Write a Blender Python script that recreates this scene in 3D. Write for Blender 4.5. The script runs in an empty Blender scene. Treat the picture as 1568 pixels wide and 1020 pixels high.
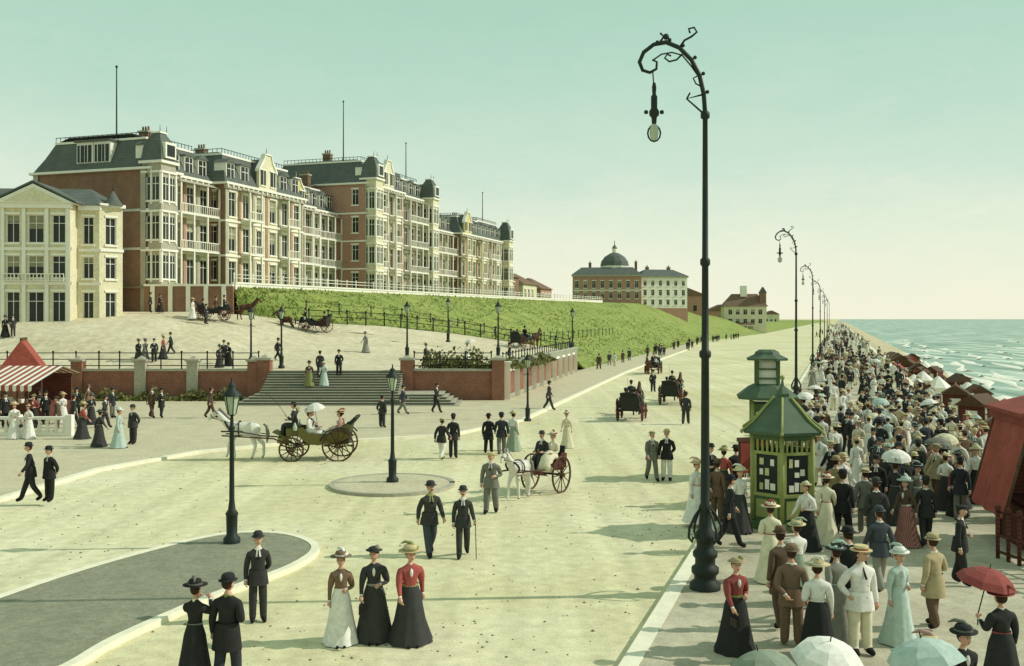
import bpy, bmesh, math, random
from mathutils import Vector, Matrix
random.seed(7)
SC=bpy.context.scene
R=math.radians
K=1/3.0            # the boulevard runs along (K,1): c = X - K*Y is the distance across it
def interp(x,pts):
    if x<=pts[0][0]: return pts[0][1]
    for (a,b),(c,d) in zip(pts,pts[1:]):
        if x<=c: return b+(d-b)*(x-a)/(c-a)
    return pts[-1][1]
def G(u,v,z=0.0):
    Y=1500.0*(6-z)/(v-488.0); return ((u-784)/1500.0*Y,Y)
def L(r,g,b,s=1.0):
    f=lambda c:((c/255+.055)/1.055)**2.4 if c>10 else c/255/12.92
    return (f(r)*s,f(g)*s,f(b)*s,1)
# ---------------------------------------------------------------- materials
def mat(name,col,rough=.8,var=.18,scale=2.0,bump=0.0,col2=None,scale2=None,metal=0.0,stripe=None,objvar=0.0,grain=0.0,ruts=0.0):
    m=bpy.data.materials.new(name); m.use_nodes=True
    n=m.node_tree.nodes; l=m.node_tree.links; b=n['Principled BSDF']
    b.inputs['Roughness'].default_value=rough; b.inputs['Metallic'].default_value=metal
    b.inputs['Specular IOR Level'].default_value=.25
    tc=n.new('ShaderNodeTexCoord')
    ns=n.new('ShaderNodeTexNoise'); ns.inputs['Scale'].default_value=scale; ns.inputs['Detail'].default_value=6
    ns.inputs['Roughness'].default_value=.65
    l.new(tc.outputs['Object'],ns.inputs['Vector'])
    rp=n.new('ShaderNodeValToRGB'); rp.color_ramp.elements[0].position=.3; rp.color_ramp.elements[1].position=.7
    c2=col2 or tuple(min(1,c*(1+var)) for c in col[:3])+(1,)
    c1=col if col2 else tuple(c*(1-var) for c in col[:3])+(1,)
    rp.color_ramp.elements[0].color=c1; rp.color_ramp.elements[1].color=c2
    l.new(ns.outputs['Fac'],rp.inputs['Fac'])
    out=rp.outputs['Color']
    def mul(a,fac_socket,lo,hi):
        mr=n.new('ShaderNodeMapRange'); mr.inputs['From Min'].default_value=.25; mr.inputs['From Max'].default_value=.75
        mr.inputs['To Min'].default_value=lo; mr.inputs['To Max'].default_value=hi
        l.new(fac_socket,mr.inputs['Value'])
        mx=n.new('ShaderNodeMix'); mx.data_type='RGBA'; mx.blend_type='MULTIPLY'; mx.inputs['Factor'].default_value=1
        l.new(a,mx.inputs['A']); l.new(mr.outputs['Result'],mx.inputs['B']); return mx.outputs['Result']
    if scale2:
        n2=n.new('ShaderNodeTexNoise'); n2.inputs['Scale'].default_value=scale2; n2.inputs['Detail'].default_value=4
        l.new(tc.outputs['Object'],n2.inputs['Vector']); out=mul(out,n2.outputs['Fac'],.82,1.13)
    if ruts:
        mp=n.new('ShaderNodeMapping'); mp.vector_type='POINT'; mp.inputs['Rotation'].default_value=(0,0,math.atan(K)); mp.inputs['Scale'].default_value=(1.1,.025,1)
        l.new(tc.outputs['Object'],mp.inputs['Vector']); n4=n.new('ShaderNodeTexNoise'); n4.inputs['Scale'].default_value=1.0; n4.inputs['Detail'].default_value=5
        l.new(mp.outputs['Vector'],n4.inputs['Vector']); out=mul(out,n4.outputs['Fac'],1-ruts,1+ruts*.6)
    if grain:
        n3=n.new('ShaderNodeTexNoise'); n3.inputs['Scale'].default_value=22; n3.inputs['Detail'].default_value=2
        l.new(tc.outputs['Object'],n3.inputs['Vector']); out=mul(out,n3.outputs['Fac'],1-grain,1+grain)
    if stripe:
        w=n.new('ShaderNodeTexWave'); w.bands_direction=stripe[0]; w.inputs['Scale'].default_value=stripe[1]
        w.inputs['Distortion'].default_value=stripe[3] if len(stripe)>3 else 0
        l.new(tc.outputs['Object'],w.inputs['Vector']); out=mul(out,w.outputs['Fac'],1-stripe[2],1)
    if objvar:
        oi=n.new('ShaderNodeObjectInfo'); out=mul(out,oi.outputs['Random'],1-objvar,1+objvar)
    l.new(out,b.inputs['Base Color'])
    if bump:
        bp=n.new('ShaderNodeBump'); bp.inputs['Strength'].default_value=bump; bp.inputs['Distance'].default_value=.1
        l.new(ns.outputs['Fac'],bp.inputs['Height']); l.new(bp.outputs['Normal'],b.inputs['Normal'])
    return m
M_road=mat('road_sand',L(208,200,150,.9),.9,.1,.1,.1,col2=L(232,224,190,.92),scale2=3.0,grain=.16,ruts=.16)
M_ground=mat('ground_sand',L(202,194,136,.9),.95,.1,.1,.2,col2=L(220,210,166,.9),scale2=2.0,grain=.12)
M_pave=mat('paving',L(206,196,164,.86),.9,.1,.8,.1,scale2=7,grain=.14)
M_prom=mat('promenade_paving',L(172,164,138,.86),.9,.12,.3,.1,scale2=4,col2=L(212,204,176,.86),grain=.18)
M_island=mat('island_asphalt',L(150,150,126,.8),.9,.12,1.1,.1,scale2=6,grain=.2)
M_kerb=mat('kerb_stone',L(236,230,204,.92),.8,.1,3)
M_plaza=mat('plaza_gravel',L(202,190,156,.88),.95,.1,.25,.1,col2=L(224,214,184,.88),scale2=2,grain=.1)
M_grass=mat('grass_bank',L(112,132,62,.85),.95,.2,.35,.6,col2=L(168,176,96,.85),scale2=4)
M_leaf=mat('leaves',L(78,84,44,.8),.9,.3,1.5,col2=L(126,124,70,.8))
M_blade=mat('grass_blades',L(118,138,64,.8),.9,.3,.6,col2=L(178,184,106,.8))
M_brick=mat('brick',L(150,116,94,.85),.9,.15,1.2,.1,scale2=9,stripe=('Z',1.6,.12))
M_brickt=mat('brick_terrace',L(160,112,92,.85),.9,.2,1.0,.1,scale2=8,stripe=('Z',2.2,.2))
M_cream=mat('cream_render',L(226,218,184,.87),.85,.1,.5,scale2=5)
M_white=mat('white_paint',L(240,236,220,.9),.7,.05,1.5)
M_ochre=mat('ochre_render',L(212,200,136,.87),.85,.1,.8,scale2=5)
M_stone=mat('grey_stone',L(182,176,156,.86),.85,.1,1.2,scale2=6)
M_pink=mat('pink_brick',L(184,144,122,.86),.9,.1,1.0,scale2=8)
M_slate=mat('slate_roof',L(108,114,106,.82),.75,.18,.9,.1,scale2=7,stripe=('Z',1.8,.25))
M_slateb=mat('slate_brown',L(136,110,88,.82),.8,.15,1,scale2=6,stripe=('Z',1.8,.2))
M_glass=mat('window_glass',L(52,58,56,.75),.18,.4,.35)
M_blind=mat('window_blind',L(158,156,128,.8),.7,.2,.6)
M_iron=mat('iron_black',L(42,46,42,.8),.5,.2,3)
M_irong=mat('iron_green',L(42,50,44,.8),.55,.25,3)
M_green=mat('green_paint',L(88,112,72,.8),.6,.2,2.5,scale2=9)
M_greenl=mat('green_trim',L(158,164,98,.85),.6,.15,2.5)
M_groof=mat('green_roof',L(92,112,88,.8),.65,.2,2,stripe=('X',6,.2))
M_redp=mat('red_paint',L(152,70,58,.8),.7,.2,1.6,scale2=8)
M_redd=mat('red_dark_boards',L(116,66,54,.8),.8,.2,1.2,scale2=6,stripe=('Z',3,.4))
M_redc=mat('red_canvas',L(168,86,74,.85),.9,.2,1.4,.2,scale2=7)
M_wood=mat('wood_brown',L(98,72,50,.8),.75,.25,3,stripe=('X',3,.2))
M_amber=mat('lantern_glass',L(182,194,168,.9),.2,.1,2)
M_beach=mat('beach_sand',L(206,192,156,.85),.95,.12,.08,.2,scale2=1)
M_wick=mat('wicker',L(150,120,84,.85),.9,.2,5,stripe=('Z',8,.3))
M_poster=mat('poster',L(214,205,150,.85),.8,.3,9)
M_peb=mat('pebbles',L(128,120,92,.8),.9,.3,5)
# clothes and bodies
def cl(name,r,g,b,ov=.15,**k): return mat(name,L(r,g,b,.85),.88,.16,9,objvar=ov,**k)
C_skin=mat('skin',L(212,166,138,.85),.6,.06,12)
C_hair=cl('hair',66,46,34); C_shoe=cl('shoe_black',36,33,32)
C_black=cl('cloth_black',54,54,52,.4); C_navy=cl('cloth_navy',62,66,72,.35); C_brown=cl('cloth_brown',112,90,72,.3)
C_grey=cl('cloth_grey',134,132,120,.25); C_tan=cl('cloth_tan',188,170,132,.2); C_white=cl('cloth_white',236,232,220,.06)
C_cream=cl('cloth_cream',230,220,188,.1); C_teal=cl('cloth_pale_teal',190,208,196,.1); C_red=cl('cloth_red',156,78,72,.3)
C_olive=cl('cloth_olive',142,146,90,.2); C_pink=cl('cloth_pink',208,164,152,.15); C_straw=cl('straw',214,196,146,.1); C_sage=cl('cloth_sage',160,172,150,.2)
C_plaid=mat('cloth_plaid',L(176,120,110,.85),.9,.15,5,stripe=('X',9,.5)); C_dark=mat('dark_detail',L(40,30,28,.8),.5,.1,4)
C_lip=mat('lips',L(168,92,82,.8),.6,.1,4)
H_white=mat('horse_white',L(226,222,208,.88),.8,.08,3); H_bay=mat('horse_bay',L(92,62,44,.8),.7,.2,3)
# ---------------------------------------------------------------- mesh builder
class MB:
    def __init__(s): s.v=[];s.f=[];s.m=[];s.s=[];s.M=Matrix()
    def add(s,vs,fs,m,smooth=False):
        o=len(s.v); s.v+= [tuple(s.M@Vector(p)) for p in vs]
        for f in fs: s.f.append([i+o for i in f]); s.m.append(m); s.s.append(smooth)
    def box(s,x0,x1,y0,y1,z0,z1,m):
        s.add([(x0,y0,z0),(x1,y0,z0),(x1,y1,z0),(x0,y1,z0),(x0,y0,z1),(x1,y0,z1),(x1,y1,z1),(x0,y1,z1)],
              [(0,3,2,1),(4,5,6,7),(0,1,5,4),(1,2,6,5),(2,3,7,6),(3,0,4,7)],m)
    def cbox(s,c,d,m,rz=0,rx=0,ry=0):
        Mo=s.M; s.M=Mo@Matrix.Translation(c)@Matrix.Rotation(rz,4,'Z')@Matrix.Rotation(rx,4,'X')@Matrix.Rotation(ry,4,'Y')
        s.box(-d[0]/2,d[0]/2,-d[1]/2,d[1]/2,-d[2]/2,d[2]/2,m); s.M=Mo
    def lathe(s,cx,cy,prof,m,seg=12,sx=1,sy=1,smooth=True,cap=True,rot=0,mod=None):
        vs=[];fs=[]
        for r,z in prof:
            for i in range(seg):
                a=2*math.pi*i/seg+rot; rr=r*(mod(a,z) if mod else 1)
                vs.append((cx+rr*sx*math.cos(a),cy+rr*sy*math.sin(a),z))
        for k in range(len(prof)-1):
            for i in range(seg):
                j=(i+1)%seg; fs.append((k*seg+i,k*seg+j,(k+1)*seg+j,(k+1)*seg+i))
        s.add(vs,fs,m,smooth)
        if cap:
            n=len(prof)-1
            s.add([vs[i] for i in range(seg)],[tuple(reversed(range(seg)))],m); s.add([vs[n*seg+i] for i in range(seg)],[tuple(range(seg))],m)
    def tube(s,pts,rad,m,seg=6,smooth=True,sq=1.0):
        pts=[Vector(p) for p in pts]; n=len(pts)
        if not isinstance(rad,(list,tuple)): rad=[rad]*n
        vs=[];fs=[]; up=None
        for i,p in enumerate(pts):
            d=(pts[min(i+1,n-1)]-pts[max(i-1,0)]).normalized()
            if up is None:
                up=Vector((0,0,1)) if abs(d.z)<.9 else Vector((0,1,0))
            a=d.cross(up)
            if a.length<1e-4: a=d.orthogonal()
            a.normalize(); b=a.cross(d).normalized(); up=b
            for k in range(seg):
                t=2*math.pi*k/seg; vs.append(tuple(p+(a*math.cos(t)*sq+b*math.sin(t))*rad[i]))
        for i in range(n-1):
            for k in range(seg):
                j=(k+1)%seg; fs.append((i*seg+k,i*seg+j,(i+1)*seg+j,(i+1)*seg+k))
        fs.append(tuple(reversed(range(seg)))); fs.append(tuple((n-1)*seg+k for k in range(seg)))
        s.add(vs,fs,m,smooth)
    def ball(s,c,r,m,seg=10,ring=7,fn=None):
        vs=[];fs=[]
        if not isinstance(r,(list,tuple)): r=(r,r,r)
        for k in range(ring+1):
            ph=math.pi*k/ring
            for i in range(seg):
                a=2*math.pi*i/seg
                p=Vector((math.sin(ph)*math.cos(a)*r[0],math.sin(ph)*math.sin(a)*r[1],-math.cos(ph)*r[2]))
                if fn: p=fn(p)
                vs.append(tuple(p+Vector(c)))
        for k in range(ring):
            for i in range(seg):
                j=(i+1)%seg; fs.append((k*seg+i,k*seg+j,(k+1)*seg+j,(k+1)*seg+i))
        s.add(vs,fs,m,True)
    def poly(s,pts,m): s.add(pts,[tuple(range(len(pts)))],m)
    def extrude(s,poly,y0,y1,m):   # polygon in XZ extruded along Y
        n=len(poly); vs=[(x,y0,z) for x,z in poly]+[(x,y1,z) for x,z in poly]
        fs=[tuple(range(n)),tuple(reversed(range(n,2*n)))]+[((i+1)%n,i,n+i,n+(i+1)%n) for i in range(n)]
        s.add(vs,fs,m)
    def slab(s,poly,z0,z1,m,ms=None):
        n=len(poly); s.add([(x,y,z1) for x,y in poly],[tuple(range(n))],m)
        vs=[(x,y,z0) for x,y in poly]+[(x,y,z1) for x,y in poly]
        s.add(vs,[(i,(i+1)%n,n+(i+1)%n,n+i) for i in range(n)],m if ms is None else ms)
    def sweep(s,path,w,z0,z1,m):   # flat-topped strip along a plan path
        P=[Vector((p[0],p[1],0)) for p in path]; n=len(P); vs=[]
        zz=[p[2] if len(p)>2 else 0 for p in path]
        for i in range(n):
            d=(P[min(i+1,n-1)]-P[max(i-1,0)]).normalized(); nn=Vector((-d.y,d.x,0))*w/2
            for q,z in ((P[i]-nn,z0),(P[i]+nn,z0),(P[i]+nn,z1),(P[i]-nn,z1)): vs.append((q.x,q.y,z+zz[i]))
        fs=[]
        for i in range(n-1):
            for k in range(4): fs.append((i*4+k,i*4+(k+1)%4,(i+1)*4+(k+1)%4,(i+1)*4+k))
        fs+= [(0,1,2,3),(n*4-4,n*4-1,n*4-2,n*4-3)]; s.add(vs,fs,m)
    def mesh(s,name,mats):
        me=bpy.data.meshes.new(name); me.from_pydata(s.v,[],s.f)
        for m in mats: me.materials.append(m)
        me.polygons.foreach_set('material_index',s.m); me.polygons.foreach_set('use_smooth',s.s)
        me.update(); return me
    def obj(s,name,mats,loc=(0,0,0),rz=0,fixn=True):
        me=s.mesh(name,mats)
        if fixn:
            bm=bmesh.new(); bm.from_mesh(me); bmesh.ops.recalc_face_normals(bm,faces=bm.faces); bm.to_mesh(me); bm.free()
        return put(name,me,loc,rz)
def put(name,me,loc=(0,0,0),rz=0,sc=1.0,parent=None):
    o=bpy.data.objects.new(name,me); SC.collection.objects.link(o); o.location=loc; o.rotation_euler=(0,0,rz)
    o.scale=(sc,sc,sc)
    if parent: o.parent=parent
    return o
# ---------------------------------------------------------------- terrain
def cw(Y): return -24.5-5.1*(Y-71)/39.0           # side wall of the terrace
def W(Y,c): return (K*Y+c,Y)
EDGE=[(-60,14),(32,14),(38,8),(46,6.5),(900,6.0),(3000,6)]
def edge(Y): return interp(Y,EDGE)
def sstep(t): t=max(0,min(1,t)); return t*t*(3-2*t)
def zplaza(Y,c):
    a=max(0,min(1,(Y-74)/30))*max(0,min(1,(-28-c)/18)); b=sstep((-46-c)/14)*sstep((Y-74)/10)
    return 2.25+3.6*a+2.4*b*(1-.6*max(0,min(1,(Y-90)/15)))
CB=[(94,-57.5),(96,-52),(99,-46),(102,-39),(105,-32),(107,cw(107)),(115,-30),(160,-32),(243,-36),(300,-34),(400,-30),(900,-30),(2500,-30)]
CT=[(94,-58),(220,-58),(300,-60),(360,-52),(450,-46),(2500,-46)]
ZT=[(94,9.1),(200,9.7),(300,10.6),(350,8.5),(450,5),(900,3),(2500,2)]
def hillz(Y,c):
    cb=interp(Y,CB); ct=interp(Y,CT); zt=interp(Y,ZT)
    zb=zplaza(Y,cb) if Y<107 else 2.25*max(0,1-(Y-107)/9)
    if c>=cb: return zb
    if c<=ct: return zt
    t=(c-cb)/(ct-cb); return zb+(zt-zb)*(.35*sstep(t)+.65*t)
YS=[-60,-20,0,20,32,38,46,70,110,200,400,900,3000,9000]
b=MB(); vs=[];fs=[]
for Y in YS: vs+=[(-5000,Y,0),(K*Y-60,Y,0),(K*Y-20,Y,0),(K*Y+edge(Y)-.02,Y,0)]
for i in range(len(YS)-1):
    for k in range(3): fs.append((i*4+k,i*4+k+1,i*4+5+k,i*4+4+k))
b.add(vs,fs,0); b.obj('ground',[M_ground])
b=MB(); b.poly([(x,y,.004) for x,y in [(-60,-10),W(-10,-3.5),W(1200,-3.5),W(1200,-30),W(243,-33),W(110,-26),(-1,66),(-60,66)]],0)
b.obj('road',[M_road])
b=MB()   # loose grit and droppings on the carriageway
for i in range(1500):
    y=14+random.random()**1.5*60; x=random.uniform(-.55*y,K*y-3.9); s=random.uniform(.012,.04)*(1.6 if random.random()<.1 else 1)
    b.add([(x-s,y,.005),(x,y-s,.005),(x+s,y,.005),(x,y+s,.005),(x,y,.005+s*.7)],[(0,1,4),(1,2,4),(2,3,4),(3,0,4)],0)
b.obj('gravel',[M_peb],fixn=False)
# promenade + sea wall
b=MB(); ys=[-20,0,16,32,35,38,42,46,60,90,150,300,600,1200,3000]
for a,c in zip(ys,ys[1:]):
    p=[W(a,-3.4),W(a,edge(a)),W(c,edge(c)),W(c,-3.4)]
    b.poly([(x,y,.13) for x,y in p],0); b.poly([(*p[0],0),(*p[3],0),(*p[3],.13),(*p[0],.13)],0)
b.obj('promenade',[M_prom])
b=MB(); b.sweep([W(y,-3.55) for y in ys],.32,0,.145,0); b.obj('kerb',[M_kerb])
b=MB()
for a,c in zip(ys,ys[1:]):
    b.poly([(*W(a,edge(a)),-6),(*W(c,edge(c)),-6),(*W(c,edge(c)),.13),(*W(a,edge(a)),.13)],0)
b.sweep([W(y,edge(y)-.25) for y in ys if y>=38],.5,.13,.5,1)
b.obj('sea_wall',[M_stone,M_kerb])
b=MB()
for a,c in zip(ys,ys[1:]):
    for k,(c0,z0,c1,z1) in enumerate([(0,-3.9,8,-4.1),(8,-4.1,18,-5.3),(18,-5.3,40,-7)]):
        b.poly([(*W(a,edge(a)+c0),z0),(*W(a,edge(a)+c1),z1),(*W(c,edge(c)+c1),z1),(*W(c,edge(c)+c0),z0)],0)
b.obj('beach',[M_beach])
# sea
def sea_mat():
    m=bpy.data.materials.new('sea_water'); m.use_nodes=True; n=m.node_tree.nodes; l=m.node_tree.links; p=n['Principled BSDF']
    p.inputs['Roughness'].default_value=.5
    tc=n.new('ShaderNodeTexCoord'); mp=n.new('ShaderNodeMapping'); mp.inputs['Rotation'].default_value=(0,0,math.atan(K))
    mp.inputs['Scale'].default_value=(.09,.014,1); l.new(tc.outputs['Object'],mp.inputs['Vector'])
    ns=n.new('ShaderNodeTexNoise'); ns.inputs['Scale'].default_value=1.6; ns.inputs['Detail'].default_value=8; ns.inputs['Roughness'].default_value=.65
    l.new(mp.outputs['Vector'],ns.inputs['Vector'])
    rp=n.new('ShaderNodeValToRGB'); e=rp.color_ramp.elements
    e[0].position=.36; e[0].color=L(116,140,124,.85); e[1].position=.53; e[1].color=L(164,188,168,.88)
    k=e.new(.6); k.color=L(226,230,212,.9)
    l.new(ns.outputs['Fac'],rp.inputs['Fac']); l.new(rp.outputs['Color'],p.inputs['Base Color'])
    bp=n.new('ShaderNodeBump'); bp.inputs['Strength'].default_value=.5; bp.inputs['Distance'].default_value=.4
    l.new(ns.outputs['Fac'],bp.inputs['Height']); l.new(bp.outputs['Normal'],p.inputs['Normal']); return m
b=MB(); b.poly([(-3000,-400,-5),(20000,-400,-5),(20000,20000,-5),(-3000,20000,-5)],0); b.obj('sea',[sea_mat()],fixn=False)
b=MB()
for j,(cc,a0,a1) in enumerate([(18.5,60,420),(21,90,330),(24,80,300),(28,150,420),(32,70,260),(33,290,520),(39,90,380),(46,110,300),(54,120,330),(66,150,400),(85,180,500)]):
    y=a0; path=[]
    while y<a1:
        path.append((K*y+cc+math.sin(y*.07+j)*1.2+math.sin(y*.23)*.5,y)); y+=3
    for i in range(len(path)-1):
        if math.sin(i*.33+j*2)+.4*math.sin(i*1.1)<-.35: continue
        (x0,y0),(x1,y1)=path[i],path[i+1]; w=.9+.5*math.sin(i*.6+j); w1=.9+.5*math.sin((i+1)*.6+j)
        b.add([(x0-w,y0,-4.99),(x0,y0,-4.74),(x0+w,y0,-4.99),(x1-w1,y1,-4.99),(x1,y1,-4.74),(x1+w1,y1,-4.99)],[(0,1,4,3),(1,2,5,4)],0,True)
b.obj('surf',[M_white])
# hill / grass bank
YH=[94,95,96,97.5,99,100.5,102,103.5,105,106,107,109,112,116,122,130,140,155,170,185,200,220,243,270,300,325,350,375,400,450,550,700,900,1300,2500]
NC=14; b=MB(); vs=[];fs=[]
for Y in YH:
    cb=interp(Y,CB); ct=interp(Y,CT)
    for k in range(NC+1):
        c=cb+(ct-cb)*k/NC; z=hillz(Y,c)+ (random.uniform(-.12,.12) if 0<k<NC and Y<400 else 0)
        vs.append((K*Y+c,Y,z+.01))
    vs.append((K*Y-300,Y,interp(Y,ZT)))
n=NC+2
for i in range(len(YH)-1):
    for k in range(n-1): fs.append((i*n+k,i*n+k+1,(i+1)*n+k+1,(i+1)*n+k))
b.add(vs,fs,0,True); b.obj('hill',[M_grass])
# plaza
b=MB(); vs=[];fs=[]; YP=[71,73,75,77,79,82,85,88,91,94,96,99,102,105,107]; NCP=26
for Y in YP:
    c0=cw(Y); c1=interp(Y,CB)-.1 if Y>94 else -150
    for k in range(NCP+1):
        t=k/NCP; c=c0+(c1-c0)*(t if Y>94 else t**1.7); vs.append((K*Y+c,Y,zplaza(Y,c)))
n=NCP+1
for i in range(len(YP)-1):
    if YP[i]==94: continue
    for k in range(n-1): fs.append((i*n+k,i*n+k+1,(i+1)*n+k+1,(i+1)*n+k))
o=len(vs)
for Y in (94,96):
    c1=interp(Y,CB)-.1
    for k in range(n): c=cw(Y)+(c1-cw(Y))*k/(n-1); vs.append((K*Y+c,Y,zplaza(Y,c)))
for k in range(n-1): fs.append((o+k,o+k+1,o+n+k+1,o+n+k))
b.add(vs,fs,0,True); b.obj('plaza',[M_plaza])
b=MB()
for i in range(9000):
    Y=94+ (random.random()**1.6)*170; cb=interp(Y,CB); ct=interp(Y,CT); c=cb+(ct-cb)*random.random(); x,y=W(Y,c); z=hillz(Y,c)-.03
    h=random.uniform(.1,.3); a=random.random()*6.28; w=.14
    b.add([(x-w*math.cos(a),y-w*math.sin(a),z),(x+w*math.cos(a),y+w*math.sin(a),z),(x+random.uniform(-.2,.2),y,z+h)],[(0,1,2)],0)
b.obj('grass',[M_blade],fixn=False)
def bush(path,h,w,n,name='bush'):
    b=MB()
    for i in range(n):
        t=random.random()*(len(path)-1); k=int(t); f=t-k; p=Vector(path[k]).lerp(Vector(path[k+1]),f)
        hh=h*(.6+.4*math.sin(t*9)+.15*math.sin(t*31)); a=random.random()*6.28; r=w*math.sqrt(random.random()); zz=hh*random.random()*(1-(r/w)**2*.5)
        c=p+Vector((r*math.cos(a),r*math.sin(a),zz)); s=random.uniform(.06,.15)
        u=Vector((random.uniform(-1,1),random.uniform(-1,1),random.uniform(-1,1))).normalized()*s; v=u.orthogonal().normalized()*s
        b.add([tuple(c-u),tuple(c+v),tuple(c+u),tuple(c-v)],[(0,1,2,3)],0)
    return b.obj(name,[M_leaf],fixn=False)
bush([(-6,72.2,2.2),(-4,72.4,2.2),(-1.8,72.2,2.2)],1.7,.9,2400)
bush([(-.5,73,2.2),(1.5,80,2.2),(3.5,90,2.2)],1.0,.7,2200)
bush([(-34,70.2,.1),(-31,70.2,.1),(-27,70.2,.1),(-22.5,70.2,.1),(-19.5,70.2,.1)],.95,.5,3200,'hedge')
bush([W(97,-56)+(6.5,),W(99,-52)+(6.0,),W(101,-46)+(5.2,)],.9,.8,1200)
# ---------------------------------------------------------------- terrace walls, steps, railings
def fence(b,path,h,sp,m,rails=(1.0,.55),pr=.035,rr=.022,seg=5):
    P=[Vector(p) for p in path]
    for p,q in zip(P,P[1:]):
        n=max(1,int((q-p).length/sp))
        for i in range(n+1):
            a=p.lerp(q,i/n); b.tube([a,a+Vector((0,0,h+.06))],pr,m,seg); b.ball(a+Vector((0,0,h+.08)),pr*1.7,m,6,4)
        for r in rails: b.tube([p+Vector((0,0,h*r)),q+Vector((0,0,h*r))],rr,m,4)
def pier(b,x,y,z0,z1,w,m,mc,cap=True):
    b.cbox((x,y,(z0+z1)/2),(w,w,z1-z0),m); b.cbox((x,y,z1+.08),(w+.2,w+.2,.16),mc)
    if cap: b.lathe(x,y,[(w*.5,z1+.16),(w*.28,z1+.3),(.02,z1+.42)],mc,4,smooth=False,rot=math.pi/4)
b=MB()
b.box(-70,-18.2,70.9,71.4,0,2.2,0); b.box(-70,-18.2,70.8,71.5,2.2,2.36,1)
b.box(-7.3,-1.2,70.9,71.4,0,2.2,0); b.box(-7.3,-1.2,70.8,71.5,2.2,2.36,1)
b.box(-70,-18.2,70.75,70.9,0,.35,1)
for u in (30,118,215,295,388):
    x=G(u,615)[0]; pier(b,x,71.1,0,2.9,.8,1 if u in(215,295) else 0,1)
for x in (-17.9,-7.6,-1.0): pier(b,x,71.0,0,3.0,.9,0,1)
fp=[(x,71.15,2.36) for x in (-60,-50,-40,-30,-24,-18.4)]
fence(b,fp,1.15,1.5,2,(1.0,.6,.2),.05,.032); fence(b,[(-7.1,71.15,2.36),(-1.5,71.15,2.36)],1.15,1.4,2,(1.0,.6,.2),.05,.032)
b.obj('terrace_wall',[M_brickt,M_stone,M_iron])
b=MB()
for i in range(14):
    z=.16*(i+1); y0=66+i*.35; xr=-7.9 if i>=5 else -3.6-(i*.3)
    b.box(-17.4-(.3*(5-i) if i<5 else 0),xr,y0,70.89 if xr>-7.5 else 71.6,z-.16,z-.03,0); b.box(-17.45-(.3*(5-i) if i<5 else 0),xr+.05,y0-.05,70.88 if xr>-7.5 else 71.6,z-.03,z,1)
b.obj('steps',[mat('step_stone',L(120,124,106,.8),.9,.15,2),M_stone])
b=MB()
Yw=[71.8+i*3.6 for i in range(11)]
b.sweep([W(y,cw(y)) for y in Yw],.4,0,2.1,0); b.sweep([W(y,cw(y)) for y in Yw],.7,2.1,2.3,1); b.sweep([W(y,cw(y)) for y in Yw],.6,0,.4,2)
for y in Yw:
    x,_=W(y,cw(y)+.12); pier(b,x,y,0,2.7,.85,1,1,False)
fence(b,[(*W(y,cw(y)),2.3) for y in Yw],1.1,1.2,3,(1.0,.5),.045,.03)
b.obj('balustrade',[M_brickt,M_white,M_stone,M_iron])
b=MB()
x0,y0=W(94,-66.5); x1,y1=W(94,-58)
b.box(x0,x1,93.6,94.0,4.5,9.1,0); b.box(x0,x1,93.5,94.1,9.1,9.3,1)
for i in range(5): xx=x0+(x1-x0)*(i+.5)/5; b.box(xx-.2,xx+.2,93.45,93.6,4.5,9.1,1)
pp=[W(y,-58) for y in [94,100,120,150,180,200,220,240]]
pp=[(x,y,interp(y,ZT)) for x,y in pp]
b.sweep(pp,.35,-.3,.25,1); b.sweep(pp,.5,.25,.42,1)
fence(b,[(x,y,z+.4) for x,y,z in pp],.75,2.2,1,(1.0,.55),.06,.04)
b.obj('parapet',[M_brick,M_white])
b=MB()
fl=[(96,-52.5),(99,-46.5),(102,-39.5),(105,-32.5),(106.5,-29.8)]
fence(b,[(*W(y,c+.6),zplaza(y,c+.6)) for y,c in fl],1.25,1.7,0,(1.0,.55),.07,.035)
fl=[(y,interp(y,CB)+(interp(y,CT)-interp(y,CB))*.34) for y in (97,102,108,116,130,150,180)]
fence(b,[(*W(y,c),hillz(y,c)) for y,c in fl],1.1,3,0,(1.0,),.06,.02)
b.obj('fence',[M_iron])
kp=[G(-700,900),G(-260,810),G(0,768),G(150,722),G(300,695),G(430,682),G(560,676),G(690,668),G(800,645),G(870,612),G(960,570),G(1060,533)]
back=[W(243,-36),W(160,-32),W(115,-29.8),W(110,cw(110)+.3),W(72,cw(71.5)+.4),(-1,70.7),(-70,70.7)]
b=MB(); b.slab(kp+back,0,.12,0); b.obj('pavement',[M_pave])
b=MB(); b.sweep(kp,.3,0,.135,0); b.obj('kerb',[M_kerb])
def smooth_closed(pts,n=6):
    out=[];N=len(pts)
    for i in range(N):
        p0,p1,p2,p3=[Vector(pts[(i+k-1)%N]) for k in range(4)]
        for j in range(n):
            t=j/n; out.append(tuple(.5*((2*p1)+(p2-p0)*t+(2*p0-5*p1+4*p2-p3)*t*t+(3*p1-p0-3*p2+p3)*t**3)))
    return out
isl=smooth_closed([G(-150,985),G(0,922),G(170,866),G(330,826),G(430,823),G(482,842),G(450,872),G(330,918),G(180,985),G(80,1040),G(-160,1120)])
b=MB(); b.slab(isl,0,.12,0); b.sweep(isl+isl[:2],.2,0,.135,1); b.obj('traffic_island',[M_island,M_kerb])
b=MB(); cx,cy=G(601,744); c=[(cx+2.15*math.cos(a*.1309),cy+2.15*math.sin(a*.1309)) for a in range(48)]
b.slab(c,0,.1,0); b.sweep(c+c[:2],.18,0,.115,1); b.obj('traffic_island',[M_pave,M_stone])
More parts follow.
